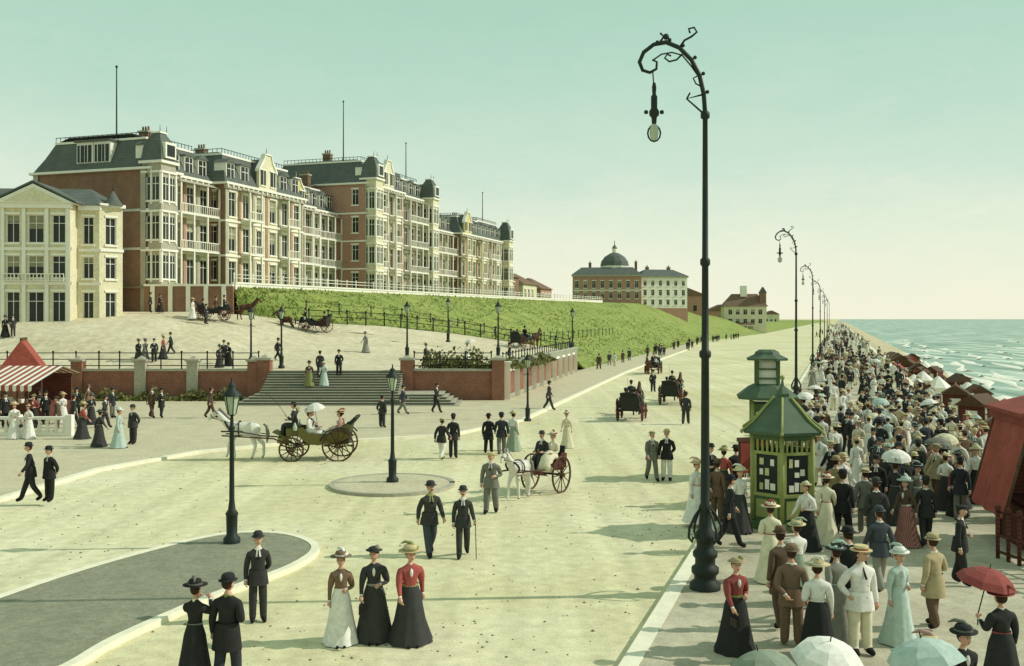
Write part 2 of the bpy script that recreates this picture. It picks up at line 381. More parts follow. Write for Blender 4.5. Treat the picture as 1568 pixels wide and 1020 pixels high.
# ---------------------------------------------------------------- buildings
HM=[M_cream,M_brick,M_slate,M_glass,M_white,M_ochre,M_iron,M_stone,M_pink,M_blind,M_slateb,M_greenl]
CR,BR,SL,GL,WH,OC,IR,ST,PK,BL,SB,GN=range(12)
def wall(b,x0,x1,y,z0,z1,wins,mw,depth=.22,trim=True,mf=WH):
    xs=sorted(set([x0,x1]+[w[0] for w in wins]+[w[1] for w in wins])); zs=sorted(set([z0,z1]+[w[2] for w in wins]+[w[3] for w in wins]))
    def inw(x,z):
        return any(w[0]<x<w[1] and w[2]<z<w[3] for w in wins)
    for zi in range(len(zs)-1):
        run=None
        for xi in range(len(xs)-1):
            hit=inw((xs[xi]+xs[xi+1])/2,(zs[zi]+zs[zi+1])/2)
            if not hit and run is None: run=xs[xi]
            if run is not None and (hit or xi==len(xs)-2):
                e=xs[xi] if hit else xs[xi+1]
                b.poly([(run,y,zs[zi]),(e,y,zs[zi]),(e,y,zs[zi+1]),(run,y,zs[zi+1])],mw); run=None
    for a,c,d,e in wins:
        yy=y+depth
        b.poly([(a,yy,d),(c,yy,d),(c,yy,e),(a,yy,e)],GL)
        if random.random()<.35:
            k=e-(e-d)*random.choice((.25,.35,.5)); b.poly([(a+.05,yy-.015,k),(c-.05,yy-.015,k),(c-.05,yy-.015,e),(a+.05,yy-.015,e)],BL)
        for q in ([(a,y,d),(a,yy,d),(a,yy,e),(a,y,e)],[(c,y,d),(c,yy,d),(c,yy,e),(c,y,e)],[(a,y,e),(c,y,e),(c,yy,e),(a,yy,e)],[(a,y,d),(c,y,d),(c,yy,d),(a,yy,d)]): b.poly(q,mf)
        f=.06; ya,yb=yy-.09,yy-.02; mx=(a+c)/2; tz=e-(e-d)*.3
        b.box(a,a+f,ya,yb,d,e,mf); b.box(c-f,c,ya,yb,d,e,mf); b.box(a+f,c-f,ya,yb,e-f,e,mf); b.box(a+f,c-f,ya,yb,d,d+f,mf)
        b.box(mx-.025,mx+.025,ya+.01,yb-.01,d+f,e-f,mf); b.box(a+f,mx-.025,ya+.01,yb-.01,tz-.025,tz+.025,mf); b.box(mx+.025,c-f,ya+.01,yb-.01,tz-.025,tz+.025,mf)
        if trim:
            b.box(a-.12,c+.12,y-.12,y-.002,d-.16,d-.01,mf); b.box(a-.1,c+.1,y-.09,y-.002,e+.01,e+.2,mf)
def dormer(b,xc,y,z,w,h,dep,mr=SL,ped=True):
    b.box(xc-w/2,xc+w/2,y+.06,y+dep,z,z+h,WH)
    n=2 if w>1.6 else 1
    for i in range(n*1):
        a=xc-w/2+.12+i*(w-.24)/n; c=a+(w-.24)/n-.06
        b.box(a,c,y,y+.07,z+.2,z+h-.15,GL); b.box((a+c)/2-.035,(a+c)/2+.035,y-.03,y,z+.2,z+h-.15,WH); b.box(a,c,y-.03,y-.001,z+h*.62,z+h*.62+.06,WH)
    if ped: b.extrude([(xc-w/2-.18,z+h),(xc+w/2+.18,z+h),(xc+w*.22,z+h+.42),(xc,z+h+.5),(xc-w*.22,z+h+.42)],y-.12,y+dep,mr)
    else: b.box(xc-w/2-.15,xc+w/2+.15,y-.12,y+dep,z+h,z+h+.14,mr)
def mansard(b,x0,x1,y0,y1,z0,z1,ins,m,crest=True):
    zm=z0+(z1-z0)*.85; a=ins
    lv=[(0,z0),(a*.55,z0+(zm-z0)*.5),(a,zm),(a+1.6,z1)]
    vs=[]
    for i,z in lv: vs+=[(x0+i,y0+i,z),(x1-i,y0+i,z),(x1-i,y1-i,z),(x0+i,y1-i,z)]
    fs=[]
    for k in range(3):
        for i in range(4): fs.append((k*4+i,k*4+(i+1)%4,k*4+4+(i+1)%4,k*4+4+i))
    fs.append((12,13,14,15)); b.add(vs,fs,m)
    b.box(x0+a-.12,x1-a+.12,y0+a-.12,y0+a+.1,zm-.1,zm+.12,WH); b.box(x0+a-.12,x0+a+.1,y0+a+.1,y1-a,zm-.1,zm+.12,WH)
    if crest:
        for (p,q) in (((x0+a,y0+a),(x1-a,y0+a)),((x0+a,y1-a),(x0+a,y0+a))):
            P=Vector((*p,zm+.1));Q=Vector((*q,zm+.1)); n=int((Q-P).length/.6)+1
            for i in range(n+1):
                t=P.lerp(Q,i/n); b.tube([t,t+Vector((0,0,.55))],.04,IR,4)
            b.tube([P+Vector((0,0,.5)),Q+Vector((0,0,.5))],.035,IR,4)
def rail(b,x0,x1,y,z,h,m=WH,sp=.35):
    n=max(1,int((x1-x0)/sp))
    for i in range(n+1):
        x=x0+(x1-x0)*i/n; b.box(x-.03,x+.03,y-.03,y+.03,z+.1,z+h-.08,m)
    b.box(x0,x1,y-.06,y+.06,z+h-.08,z+h,m); b.box(x0,x1,y-.05,y+.05,z+.03,z+.1,m)
def gable(b,xc,y,w,z,h,mw,roof=SL):
    s=w/2
    b.extrude([(xc-s,z),(xc+s,z),(xc+s,z+h*.5),(xc+s*.5,z+h*.78),(xc+s*.32,z+h),(xc-s*.32,z+h),(xc-s*.5,z+h*.78),(xc-s,z+h*.5)],y,y+.35,mw)
    b.extrude([(xc-s-.1,z+h*.5),(xc-s*.5,z+h*.8),(xc-s*.34,z+h+.05),(xc+s*.34,z+h+.05),(xc+s*.5,z+h*.8),(xc+s+.1,z+h*.5),(xc+s+.1,z+h*.58),(xc+s*.5,z+h*.9),(xc+s*.36,z+h+.2),(xc-s*.36,z+h+.2),(xc-s*.5,z+h*.9),(xc-s-.1,z+h*.58)],y-.12,y+.45,WH)
    b.extrude([(xc-s+.1,z),(xc+s-.1,z),(xc+s-.1,z+h*.48),(xc,z+h*.92),(xc-s+.1,z+h*.48)],y+.36,y+3.6,roof)
    for k in((-.28,.28) if w>3 else (0,)):
        b.box(xc+k*w-.5,xc+k*w+.5,y-.05,y-.003,z+.5,z+h*.55,GL); b.box(xc+k*w-.035,xc+k*w+.035,y-.09,y-.051,z+.5,z+h*.55,WH)
        b.box(xc+k*w-.62,xc+k*w+.62,y-.12,y-.003,z+h*.55,z+h*.55+.14,WH); b.box(xc+k*w-.62,xc+k*w+.62,y-.12,y-.003,z+.36,z+.49,WH)
    b.tube([(xc,y+.2,z+h+.2),(xc,y+.2,z+h+1.0)],[.08,.02],ST,5)
def block(b,s0,s1,p,z0,nfl,fh,top,nb,mw,ms,balc=None,roof=SL,depth=13,side_win=0,zlow=None,bal_floors=(1,2),wfrac=.5,pil=True,french=True,gab=()):
    y=-p; yb=depth; eave=z0+nfl*fh; bw=(s1-s0)/nb
    wins=[]
    for f in range(nfl):
        for i in range(nb):
            xc=s0+bw*(i+.5); w=bw*wfrac/2; zf=z0+f*fh
            wins.append((xc-w,xc+w,zf+(.35 if french else .95),zf+fh-.75))
    zl=zlow if zlow is not None else z0-1.2
    wall(b,s0,s1,y,zl,eave,wins,mw)
    Mo=b.M.copy()
    b.M=Mo@Matrix.Translation((s0,yb,0))@Matrix.Rotation(-math.pi/2,4,'Z')
    dd=yb-y; sw=[]
    for f in range(nfl):
        for i in range(side_win):
            xc=dd-1.6-i*3.0; sw.append((xc-.5,xc+.5,z0+f*fh+1.0,z0+f*fh+fh-.7))
    wall(b,0,dd,0,zl,eave,sw,ms)
    b.M=Mo
    b.poly([(s1,y,zl),(s1,yb,zl),(s1,yb,eave),(s1,y,eave)],ms); b.poly([(s0,yb,zl),(s1,yb,zl),(s1,yb,eave),(s0,yb,eave)],ms)
    for f in range(1,nfl): b.box(s0-.1,s1+.1,y-.14,y-.003,z0+f*fh-.28,z0+f*fh-.06,WH); b.box(s0-.1,s0-.003,y,yb,z0+f*fh-.28,z0+f*fh-.06,WH)
    b.box(s0-.35,s1+.35,y-.5,yb+.3,eave-.02,eave+.22,WH); b.box(s0-.2,s1+.2,y-.3,y-.003,eave-.45,eave-.02,ST)
    n=int((s1-s0)/.9)
    for i in range(n+1):
        x=s0+(s1-s0)*i/n; b.box(x-.09,x+.09,y-.46,y-.302,eave-.3,eave-.021,WH)
    if pil:
        for i in range(nb+1):
            x=s0+bw*i; x=min(max(x,s0+.2),s1-.2)
            b.box(x-.22,x+.22,y-.1,y-.004,zl,eave-.46,PK if i%2 else ST)
    if balc:
        d=1.3
        for f in bal_floors:
            for (a,c) in balc:
                xa=s0+bw*a+.1; xb=s0+bw*c-.1; zf=z0+f*fh
                b.box(xa,xb,y-d,y-.15,zf-.05,zf+.1,WH); rail(b,xa,xb,y-d+.08,zf+.1,.95,WH)
                for i in range(a,c+1):
                    x=min(max(s0+bw*i,xa+.08),xb-.08)
                    b.box(x-.09,x+.09,y-d+.0,y-d+.16,z0+(f-1)*fh+(1.05 if f-1 in bal_floors else 0),zf-.06,WH)
                if f==max(bal_floors):
                    for i in range(a,c+1):
                        x=min(max(s0+bw*i,xa+.08),xb-.08); b.box(x-.08,x+.08,y-d,y-d+.16,zf+1.06,zf+fh-.6,WH)
                    b.poly([(xa-.1,y-d-.1,zf+fh-.6),(xb+.1,y-d-.1,zf+fh-.6),(xb+.1,y-.52,zf+fh-.2),(xa-.1,y-.52,zf+fh-.2)],ST)
    ins=1.5
    mansard(b,s0-.1,s1+.1,y-.1,yb,eave+.22,top,ins,roof)
    for g0,gw in gab: gable(b,g0,y-.2,gw,eave+.22,(top-eave)*.98,mw,roof)
    for i in range(nb):
        xc=s0+bw*(i+.5)
        if any(abs(xc-g0)<gw/2+.7 for g0,gw in gab): continue
        dormer(b,xc,y+.2,eave+.55,min(1.5,bw*.62),1.9,1.6,roof,ped=(i%2==0))
    return eave
def chimney(b,x,y,z0,z1):
    b.box(x-.4,x+.4,y-.6,y+.6,z0,z1,SB); b.box(x-.5,x+.5,y-.7,y+.7,z1,z1+.2,ST)
    for k in(-.35,0,.35): b.lathe(x,y+k,[(.13,z1+.2),(.1,z1+.7)],SB,7)
def baytower(b,x,y,w,z0,z1,zt,mw):
    s=w/2; b.box(x-s,x+s,y-s,y+s,z0,z1,mw)
    b.box(x-s-.25,x+s+.25,y-s-.25,y+s+.25,z1,z1+.25,WH)
    h=zt-z1; q=s*1.414
    b.lathe(x,y,[(q*1.12,z1+.25),(q*1.02,z1+h*.3),(q*.96,z1+h*.5),(q*.8,z1+h*.75),(q*.5,z1+h*.93),(q*.42,zt)],SL,4,smooth=False,rot=math.pi/4)
    b.box(x-s*.5,x+s*.5,y-s*.5,y+s*.5,zt,zt+.15,WH)
    for dx in(-s*.45,s*.45): b.tube([(x+dx,y-s*.45,zt+.1),(x+dx,y-s*.45,zt+.8)],[.05,.02],IR,4)
    k=z0+(9.2-z0 if z0<9 else .2)
    while k<z1-2.5:
        for a in(-math.pi/2,math.pi):
            Mo=b.M.copy(); b.M=Mo@Matrix.Translation((x,y,0))@Matrix.Rotation(a,4,'Z')
            for c in(-.45*s,.45*s):
                b.box(s-.05,s+.03,c-.3*s,c+.3*s,k+.7,k+2.9,GL); b.box(s+.031,s+.07,c-.03,c+.03,k+.7,k+2.9,WH); b.box(s+.031,s+.07,c-.3*s,c+.3*s,k+2.2,k+2.27,WH)
            for c in(-.95*s,0,.95*s): b.box(s,s+.1,c-.09,c+.09,k+.3,k+3.3,WH)
            b.box(s,s+.16,-s*1.05,s*1.05,k+3.3,k+3.5,WH); b.box(s,s+.1,-s*.85,-.1,k+.5,k+.68,WH); b.box(s,s+.1,.1,s*.85,k+.5,k+.68,WH)
            b.M=Mo
        k+=3.78
    b.box(x-w*.36,x+w*.36,y-s-.28,y-s+.8,z1+.5,z1+h*.68,WH); b.box(x-w*.26,x+w*.26,y-s-.32,y-s-.28,z1+.7,z1+h*.6,GL)
def flagpole(x,y,z0,z1):
    b=MB(); b.lathe(0,0,[(.16,0),(.14,.3),(.09,.4),(.055,z1-z0)],0,6); b.ball((0,0,z1-z0+.05),.14,0,8,5); b.obj('flagpole',[M_irong],(x,y,z0))
HMAT=Matrix.Translation((-35.9,95,0))@Matrix.Rotation(math.atan2(1,K),4,'Z')
def hw(s,y): v=HMAT@Vector((s,y,0)); return v.x,v.y
b=MB(); b.M=HMAT
block(b,-.2,4.2,.9,9.2,3,3.75,24.3,2,CR,BR,roof=SL,side_win=0,zlow=4,pil=True,wfrac=.5)
Mo=b.M.copy(); b.M=Mo@Matrix.Translation((-.2,13,0))@Matrix.Rotation(-math.pi/2,4,'Z')
for i in range(2):
    a=5.1+i*2.1; b.box(a,a+2.0,.3,2.2,21.2,23.5,WH)
    for k in(0,1): b.box(a+.15+k*.9,a+.9+k*.9,.22,.3,21.5,23.2,GL); b.box(a+.5+k*.9,a+.56+k*.9,.17,.22,21.5,23.2,WH)
b.box(4.9,9.4,.1,2.4,23.5,23.7,SL)
for z in (9.1,12.85,16.6): b.box(.2,13.5,-.1,-.004,z-.15,z+.05,ST)
for x in(.35,13.4): b.box(x-.3,x+.3,-.14,-.101,5,20.4,ST)
b.M=Mo
baytower(b,.9,-1.3,2.2,5.2,21.0,24.0,ST)
block(b,4.2,11,0,9.2,3,3.75,24.3,3,CR,PK,balc=[(0,3)],wfrac=.62)
block(b,11,27,1.8,9.2,3,3.75,24.5,6,CR,BR,side_win=1,balc=[(1,2),(4,5)],wfrac=.5,gab=((19,3.6),))
block(b,27,35,-1.5,9.2,3,3.75,23.6,4,OC,PK,balc=[(0,4)],wfrac=.6,gab=((31,3.6),))
block(b,35,43,-2.6,9.2,3,3.75,24.2,4,CR,PK,balc=[(0,4)],wfrac=.6)
for x,y in((8,6),(19,7),(24,9),(33,7),(41,6)): chimney(b,x,y,23,25.8)
b.obj('grand_hotel',HM)
b=MB(); b.M=HMAT
block(b,43,55,2.2,9.2,4,3.85,28.6,5,CR,PK,balc=[(1,2),(3,4)],side_win=1,bal_floors=(1,2,3),wfrac=.55,gab=((50,3.4),))
block(b,55,67,1.2,9.2,4,3.85,28.2,5,ST,BR,balc=[(1,4)],bal_floors=(1,2,3),wfrac=.58)
baytower(b,44.3,-2.6,2.2,9,25.2,28.4,CR); baytower(b,66,-1.9,2.2,9,25.0,28.2,CR)
for x,y in((49,7),(60,7)): chimney(b,x,y,27.5,30)
b.obj('hotel_building',HM)
b=MB(); b.M=HMAT
block(b,67,79,.5,9.4,3,3.75,23.8,5,CR,PK,balc=[(0,5)],wfrac=.6)
block(b,79,92,2.2,9.4,3,3.75,24.4,5,OC,BR,side_win=1,balc=[(0,1),(3,4)],wfrac=.52,gab=((82,3.4),))
block(b,92,106,1.0,9.4,3,3.85,25.0,5,CR,PK,balc=[(1,3)],wfrac=.55)
baytower(b,105.2,-1.4,2.3,9,21.2,25.0,CR)
for x,y in((73,7),(85,7),(99,7)): chimney(b,x,y,23,26)
b.obj('hotel_building',HM)
b=MB(); b.M=HMAT
for s0,s1,z,m in((108,118,5.6,BR),(121,131,4.4,CR),(134,143,3.8,PK)):
    z0=9.0; wall(b,s0,s1,0,z0,z0+z,[(s0+1+i*2.6,s0+2.2+i*2.6,z0+1,z0+z-1) for i in range(3)],m)
    b.M=HMAT@Matrix.Translation((s0,9,0))@Matrix.Rotation(-math.pi/2,4,'Z'); wall(b,0,9,0,z0,z0+z,[(2,3,z0+1,z0+z-1),(5.5,6.5,z0+1,z0+z-1)],m); b.M=HMAT
    b.add([(s0-.4,-.4,z0+z),(s1+.4,-.4,z0+z),(s1+.4,9,z0+z),(s0-.4,9,z0+z),(s0+3,4,z0+z+2.6),(s1-3,4,z0+z+2.6)],[(0,1,5,4),(1,2,5),(2,3,4,5),(3,0,4)],SB)
b.obj('villa',HM)
for s,y,z0,z1 in((1.2,4,23,31.0),(44.5,2,28,36.5),(65.5,2,28,34.2),(104,3,25,31)): x,yy=hw(s,y); flagpole(x,yy,z0,z1)
# front villa with pediment
b=MB(); VM=Matrix.Translation((-37.9,84,0))@Matrix.Rotation(R(4),4,'Z'); b.M=VM
def vil(x0,x1,y,wn,zb=4.6): 
    wins=[]
    for xc,w in wn: wins+=[(xc-w,xc+w,5.6,8.3),(xc-w,xc+w,9.5,11.4),(xc-w,xc+w,12.5,14.9)]
    wall(b,x0,x1,y,zb,15.8,wins,CR)
vil(-5.7,0,0,[(-4.75,.55),(-2.85,.65),(-.95,.55)])
vil(0,1.9,1.6,[(.95,.45)])
b.poly([(0,0,4.6),(0,1.6,4.6),(0,1.6,15.8),(0,0,15.8)],CR)
b.M=VM@Matrix.Translation((1.9,1.6,0))@Matrix.Rotation(R(48),4,'Z')
vil(0,2.2,0,[(1.1,.5)]); b.box(-.1,2.3,-.35,0,15.8,16.1,WH); b.box(-.05,2.25,-.12,-.003,11.9,12.15,WH)
b.M=VM
b.poly([(3.37,3.23,4.6),(1.0,9,4.6),(1.0,9,15.8),(3.37,3.23,15.8)],CR)
b.box(-12,-5.7,1.6,1.8,4.6,15.8,CR)
for x0,x1,y in((-5.9,.2,0),(.2,2.1,1.6),(-12,-5.9,1.6)):
    b.box(x0,x1,y-.35,y-.003,15.45,15.85,WH); b.box(x0,x1,y-.13,y-.003,11.85,12.1,WH); b.box(x0,x1,y-.13,y-.003,8.9,9.15,WH)
for x in(-5.55,-3.8,-1.9,-.15): b.box(x-.16,x+.16,-.16,-.131,4.6,15.44,WH)
b.extrude([(-6.3,15.86),(.5,15.86),(-2.9,17.5)],-.5,3,WH); b.extrude([(-5.3,15.98),(-.5,15.98),(-2.9,17.15)],-.56,-.501,CR)
b.extrude([(-6.5,15.86),(-2.9,17.62),(.7,15.86),(.7,16.0),(-2.9,17.78),(-6.5,16.0)],-.6,5,SL)
b.add([(-12,1.2,15.86),(2.2,1.2,15.86),(3.6,3.1,15.86),(1.4,9,15.86),(-12,9,15.86),(-10,4.5,17.7),(.2,4.5,17.7)],[(0,1,6,5),(1,2,6),(2,3,6),(3,4,5,6),(4,0,5)],SL)
b.lathe(2.7,2.7,[(.9,16.0),(.5,16.6),(.08,17.3)],SL,8); b.tube([(2.7,2.7,17.2),(2.7,2.7,17.9)],.04,IR,4)
b.box(-5.8,-.1,-.75,-.17,4.9,5.05,ST); rail(b,-5.4,-.4,-.35,9.16,.7,WH,.3)
b.obj('villa',HM)
# pavilion with dome, far along the dune
b=MB(); b.M=Matrix.Translation((18.3,296,0))@Matrix.Rotation(R(-7),4,'Z')
z0,z1=10.6,19.0
def wgrid(x0,x1,n,rows,w): return [(x0+(x1-x0)*(i+.5)/n-w,x0+(x1-x0)*(i+.5)/n+w,a,c) for i in range(n) for a,c in rows]
wall(b,0,20.5,0,5,z1,wgrid(0,20.5,8,[(12,14),(15.2,17.4)],.55),PK); b.box(-.3,20.8,-.4,-.01,z1-.3,z1+.2,ST); b.box(-.1,20.6,-.2,-.01,14.4,14.7,WH)
b.poly([(0,0,5),(0,20,5),(0,20,z1),(0,0,z1)],PK); b.poly([(20.5,0,5),(20.5,20,5),(20.5,20,z1),(20.5,0,z1)],PK)
b.add([(-.4,-.5,z1+.2),(20.9,-.5,z1+.2),(20.9,20,z1+.2),(-.4,20,z1+.2),(2.5,3,z1+2.6),(18,3,z1+2.6),(18,17,z1+2.6),(2.5,17,z1+2.6)],[(0,1,5,4),(1,2,6,5),(2,3,7,6),(3,0,4,7),(4,5,6,7)],SL)
b.lathe(12.5,7,[(4.3,z1+2),(4.3,z1+3.2)],WH,12,smooth=False); b.lathe(12.5,7,[(4.4,z1+3.2),(4.1,z1+4.6),(3.1,z1+6),(1.5,z1+7),(.7,z1+7.3)],SL,12,smooth=False)
b.lathe(12.5,7,[(.7,z1+7.3),(.7,z1+8.6)],WH,8); b.lathe(12.5,7,[(.9,z1+8.6),(.1,z1+9.8)],SL,8); b.tube([(12.5,7,z1+9.7),(12.5,7,z1+11)],.1,IR,4)
chimney(b,5,6,z1+2,z1+4); chimney(b,19,8,z1+1,z1+4.4)
b.obj('pavilion_building',HM)
b=MB(); b.M=Matrix.Translation((39.2,297,0))@Matrix.Rotation(R(12),4,'Z'); z1=18.8
wall(b,0,14.8,0,3,z1,wgrid(0,14.8,6,[(10.2,11.8),(13,14.8),(16,17.6)],.5),WH); b.poly([(0,0,3),(0,14,3),(0,14,z1),(0,0,z1)],WH); b.poly([(14.8,0,3),(14.8,14,3),(14.8,14,z1),(14.8,0,z1)],CR)
b.box(-.3,15.1,-.4,-.01,z1-.3,z1+.2,ST); b.box(-.1,14.9,-.15,-.01,3,9.2,PK)
b.add([(-.4,-.5,z1+.2),(15.2,-.5,z1+.2),(15.2,14,z1+.2),(-.4,14,z1+.2),(3,5,z1+2.4),(12,5,z1+2.4)],[(0,1,5,4),(1,2,5),(2,3,4,5),(3,0,4)],SL)
chimney(b,4,6,z1+1,z1+3); chimney(b,11,6,z1+1,z1+3)
b.obj('white_house',HM)
b=MB(); b.M=Matrix.Translation((86.6,400,0))@Matrix.Rotation(R(-6),4,'Z')
wall(b,0,17,0,-1,11,wgrid(1,16,5,[(4,6),(7.6,9.8)],.8),CR); b.poly([(0,0,-1),(0,12,-1),(0,12,11),(0,0,11)],OC); b.poly([(17,0,-1),(17,12,-1),(17,12,11),(17,0,11)],CR)
b.add([(-.6,-.6,11),(17.6,-.6,11),(17.6,12,11),(-.6,12,11),(3.5,5,16.2),(14,5,16.2)],[(0,1,5,4),(1,2,5),(2,3,4,5),(3,0,4)],SB)
b.box(7,9.5,3,5.5,15,19.5,WH); b.box(14.5,17,1,4,11,16.5,BR); b.extrude([(14.2,16.5),(17.3,16.5),(15.75,19)],.8,4.2,SL)
b.box(2,12,-4,-.02,3,3.3,WH); b.poly([(2,-4,3.4),(12,-4,3.4),(12,-.03,4.4),(2,-.03,4.4)],SB)
for x in(2.2,5.5,8.8,11.8): b.box(x-.15,x+.15,-3.9,-3.6,-1,3,WH)
b.obj('beach_house',HM)
b=MB()
for i in range(9):
    Y=340+i*55+random.uniform(-10,10); x,_=W(Y,-44-random.uniform(0,14)); z=interp(Y,ZT)-2; w=random.uniform(8,15); h=random.uniform(5,8)
    if 380<Y<450: continue
    b.box(x-w,x,Y,Y+9,z,z+h,random.choice((CR,BR,PK))); b.extrude([(x-w-.5,z+h),(x+.5,z+h),(x-w/2,z+h+3)],Y-.4,Y+9.4,random.choice((SB,SL)))
    for k in range(3): b.box(x-w+1+k*w/3.4,x-w+2.2+k*w/3.4,Y-.1,Y-.02,z+2,z+4,GL)
b.obj('distant_houses',HM)
# ---------------------------------------------------------------- street furniture
def crook_lamp():
    b=MB()
    b.lathe(0,0,[(.34,0),(.34,.12),(.24,.2),(.24,.3),(.3,.36),(.3,.46),(.22,.52),(.22,.66),(.27,.72),(.27,.8),(.19,.88),(.19,1.05),(.24,1.1),(.24,1.18),(.15,1.3),(.12,1.7),(.15,1.76),(.1,1.86),(.085,5.0),(.13,5.05),(.13,5.15),(.08,5.2),(.072,7.0),(.11,7.05),(.11,7.15),(.068,7.2),(.055,10.2),(.1,10.24),(.1,10.34),(.05,10.4)],0,12,cap=True)
    for a in range(4):
        t=a*math.pi/2+.4; pts=[(math.cos(t)*r,math.sin(t)*r,z) for r,z in((.12,1.75),(.26,1.6),(.4,1.35),(.42,1.15),(.34,1.05),(.3,1.15))]; b.tube(pts,.03,0,5)
    arc=[(0,0,10.3),(-.03,0,10.75),(-.12,0,11.15),(-.3,0,11.5),(-.56,0,11.76),(-.85,0,11.88),(-1.12,0,11.83),(-1.34,0,11.66),(-1.43,0,11.45),(-1.36,0,11.27),(-1.2,0,11.22),(-1.06,0,11.3),(-1.05,0,11.45),(-1.15,0,11.5)]
    b.tube(arc,[.05]*6+[.045]*3+[.04,.035,.03,.025,.02],0,7)
    inner=[(-.12,0,11.1),(-.3,0,11.36),(-.5,0,11.6),(-.72,0,11.66),(-.95,0,11.62),(-1.15,0,11.48)]; b.tube(inner,.018,0,5)
    b.tube([(-.5,0,11.62),(-.62,0,11.5),(-.78,0,11.46),(-.88,0,11.54),(-.82,0,11.62),(-.74,0,11.58)],.022,0,5)
    b.tube([(-.56,0,11.76),(-.45,0,11.92),(-.3,0,12.0),(-.18,0,12.1),(-.24,0,12.2),(-.36,0,12.17),(-.33,0,12.08)],.025,0,5)
    b.tube([(-1.0,0,11.86),(-.9,0,12.0),(-.98,0,12.08)],.025,0,5); b.ball((-.85,0,12.0),.07,0,8,5)
    for i,p in enumerate(arc[1:7]): b.ball((p[0]+.08,0,p[2]+.05),.045,0,6,4)
    b.tube([(-.03,0,10.75),(-.4,0,10.65),(0,0,10.3)],.025,0,5); b.tube([(-.4,0,10.65),(-.33,0,10.78)],.02,0,5)
    b.tube([(-.05,0,10.9),(-.2,0,10.98),(-.26,0,11.1),(-.18,0,11.14)],.018,0,5)
    x=-1.14
    b.tube([(x,0,11.25),(x+.02,0,10.95)],.015,0,5)
    b.lathe(x+.03,0,[(.03,11.0),(.05,10.9),(.04,10.75),(.07,10.7),(.07,10.45),(.11,10.38),(.11,10.3),(.06,10.24),(.05,10.1)],0,9)
    for s in(-.16,.22): b.ball((x+s*.9,0,10.36),.05,0,6,4)
    b.lathe(x+.03,0,[(.03,10.12),(.09,10.03),(.1,9.9),(.08,9.8),(.03,9.74)],1,10)
    ring=[(x+.03+.14*math.cos(t*.5236),0,9.9+.18*math.sin(t*.5236)) for t in range(13)]; b.tube(ring,.02,0,5)
    return b.mesh('arc_street_lamp',[M_irong,M_amber])
LM=crook_lamp(); put('street_lamp',LM,(4.2,21.3,.13))
for i,Y in enumerate((67,112,158,205,255,310)): put('street_lamp',LM,(*W(Y,-2.95 if i else -2.9),.13),0)
def gas_lamp():
    b=MB()
    b.lathe(0,0,[(.22,0),(.22,.12),(.14,.2),(.15,.7),(.17,.75),(.1,.85),(.07,1.1),(.055,2.9),(.09,2.95),(.05,3.02),(.04,3.25),(.1,3.3)],0,10)
    b.tube([(-.28,0,2.86),(.28,0,2.86)],.02,0,5)
    b.lathe(0,0,[(.1,3.3),(.2,3.78)],1,6,smooth=False,cap=False)
    for i in range(6):
        a=i*math.pi/3; b.tube([(.1*math.cos(a),.1*math.sin(a),3.3),(.205*math.cos(a),.205*math.sin(a),3.78)],.014,0,4)
    b.lathe(0,0,[(.26,3.77),(.25,3.82),(.12,3.95),(.1,4.0),(.11,4.05),(.03,4.12),(.02,4.25)],0,8)
    return b.mesh('gas_lamp',[M_irong,M_amber])
GLM=gas_lamp()
for u,v,s,z in((355,838,1.02,.12),(601,742,1.0,.1),(808,645,.95,0)): put('gas_lamp',GLM,(*G(u,v),z),0,s)
for x,y,z,s in((G(378,615)[0],72,2.25,1.12),(-17.3,73.5,2.3,1.12),(-7.6,71,3.1,1.0),(-1.0,71,3.1,1.0),(*W(108,cw(108)),2.4,1.15),(*W(88,-72),5,1.0),(-6,92,3.8,1.0)): put('gas_lamp',GLM,(x,y,z),0,s)
# kiosk
b=MB(); KX,KY=G(1198,812)
b.lathe(0,0,[(1.1,0),(1.1,.2),(1.02,.22)],0,6,smooth=False)
r=.93
for i in range(6):
    a0=i*math.pi/3; a1=a0+math.pi/3; p0=Vector((r*math.cos(a0),r*math.sin(a0),0)); p1=Vector((r*math.cos(a1),r*math.sin(a1),0)); mid=(p0+p1)/2; ang=math.atan2(mid.y,mid.x); q=mid.length; w=r*.5
    b.tube([p0+Vector((0,0,.2)),p0+Vector((0,0,2.65))],.07,1,6)
    b.M=Matrix.Rotation(ang,4,'Z')
    b.box(q-.05,q,-w+.05,w-.05,.22,.95,0); b.box(q-.001,q+.02,-w+.13,w-.13,.34,.84,1); b.box(q-.04,q+.03,-w+.04,w-.04,.93,1.02,1)
    b.box(q-.06,q-.02,-w+.06,w-.06,1.02,2.1,3 if i%2 else 2); b.box(q-.05,q+.02,-w+.05,-w+.13,1.02,2.12,1);b.box(q-.05,q+.02,w-.13,w-.05,1.02,2.12,1)
    for k,(hh,z) in enumerate(((.3,1.1),(.22,1.5),(.26,1.78))):
        for j,c0 in enumerate((-.24,-.07,.10)):
            if random.random()<.75: dz_=random.uniform(-.03,.03); b.box(q-.019,q-.004+j*.001,c0,c0+random.uniform(.1,.15),z+dz_,z+dz_+hh*random.uniform(.6,.95),4+random.choice((0,2)))
    b.box(q-.05,q+.03,-w+.04,w-.04,2.1,2.18,1)
    for k in range(5): b.box(q-.04,q,-w+.16+k*(w*2-.32)/4-.03,-w+.16+k*(w*2-.32)/4+.03,2.18,2.5,1)
    b.box(q-.05,q+.02,-w+.04,w-.04,2.5,2.66,0); b.M=Matrix()
b.lathe(0,0,[(1.18,2.66),(1.22,2.74),(.85,3.0),(.55,3.32),(.25,3.62),(.2,3.66),(.22,3.75),(.06,3.95),(.02,4.2)],5,6,smooth=False)
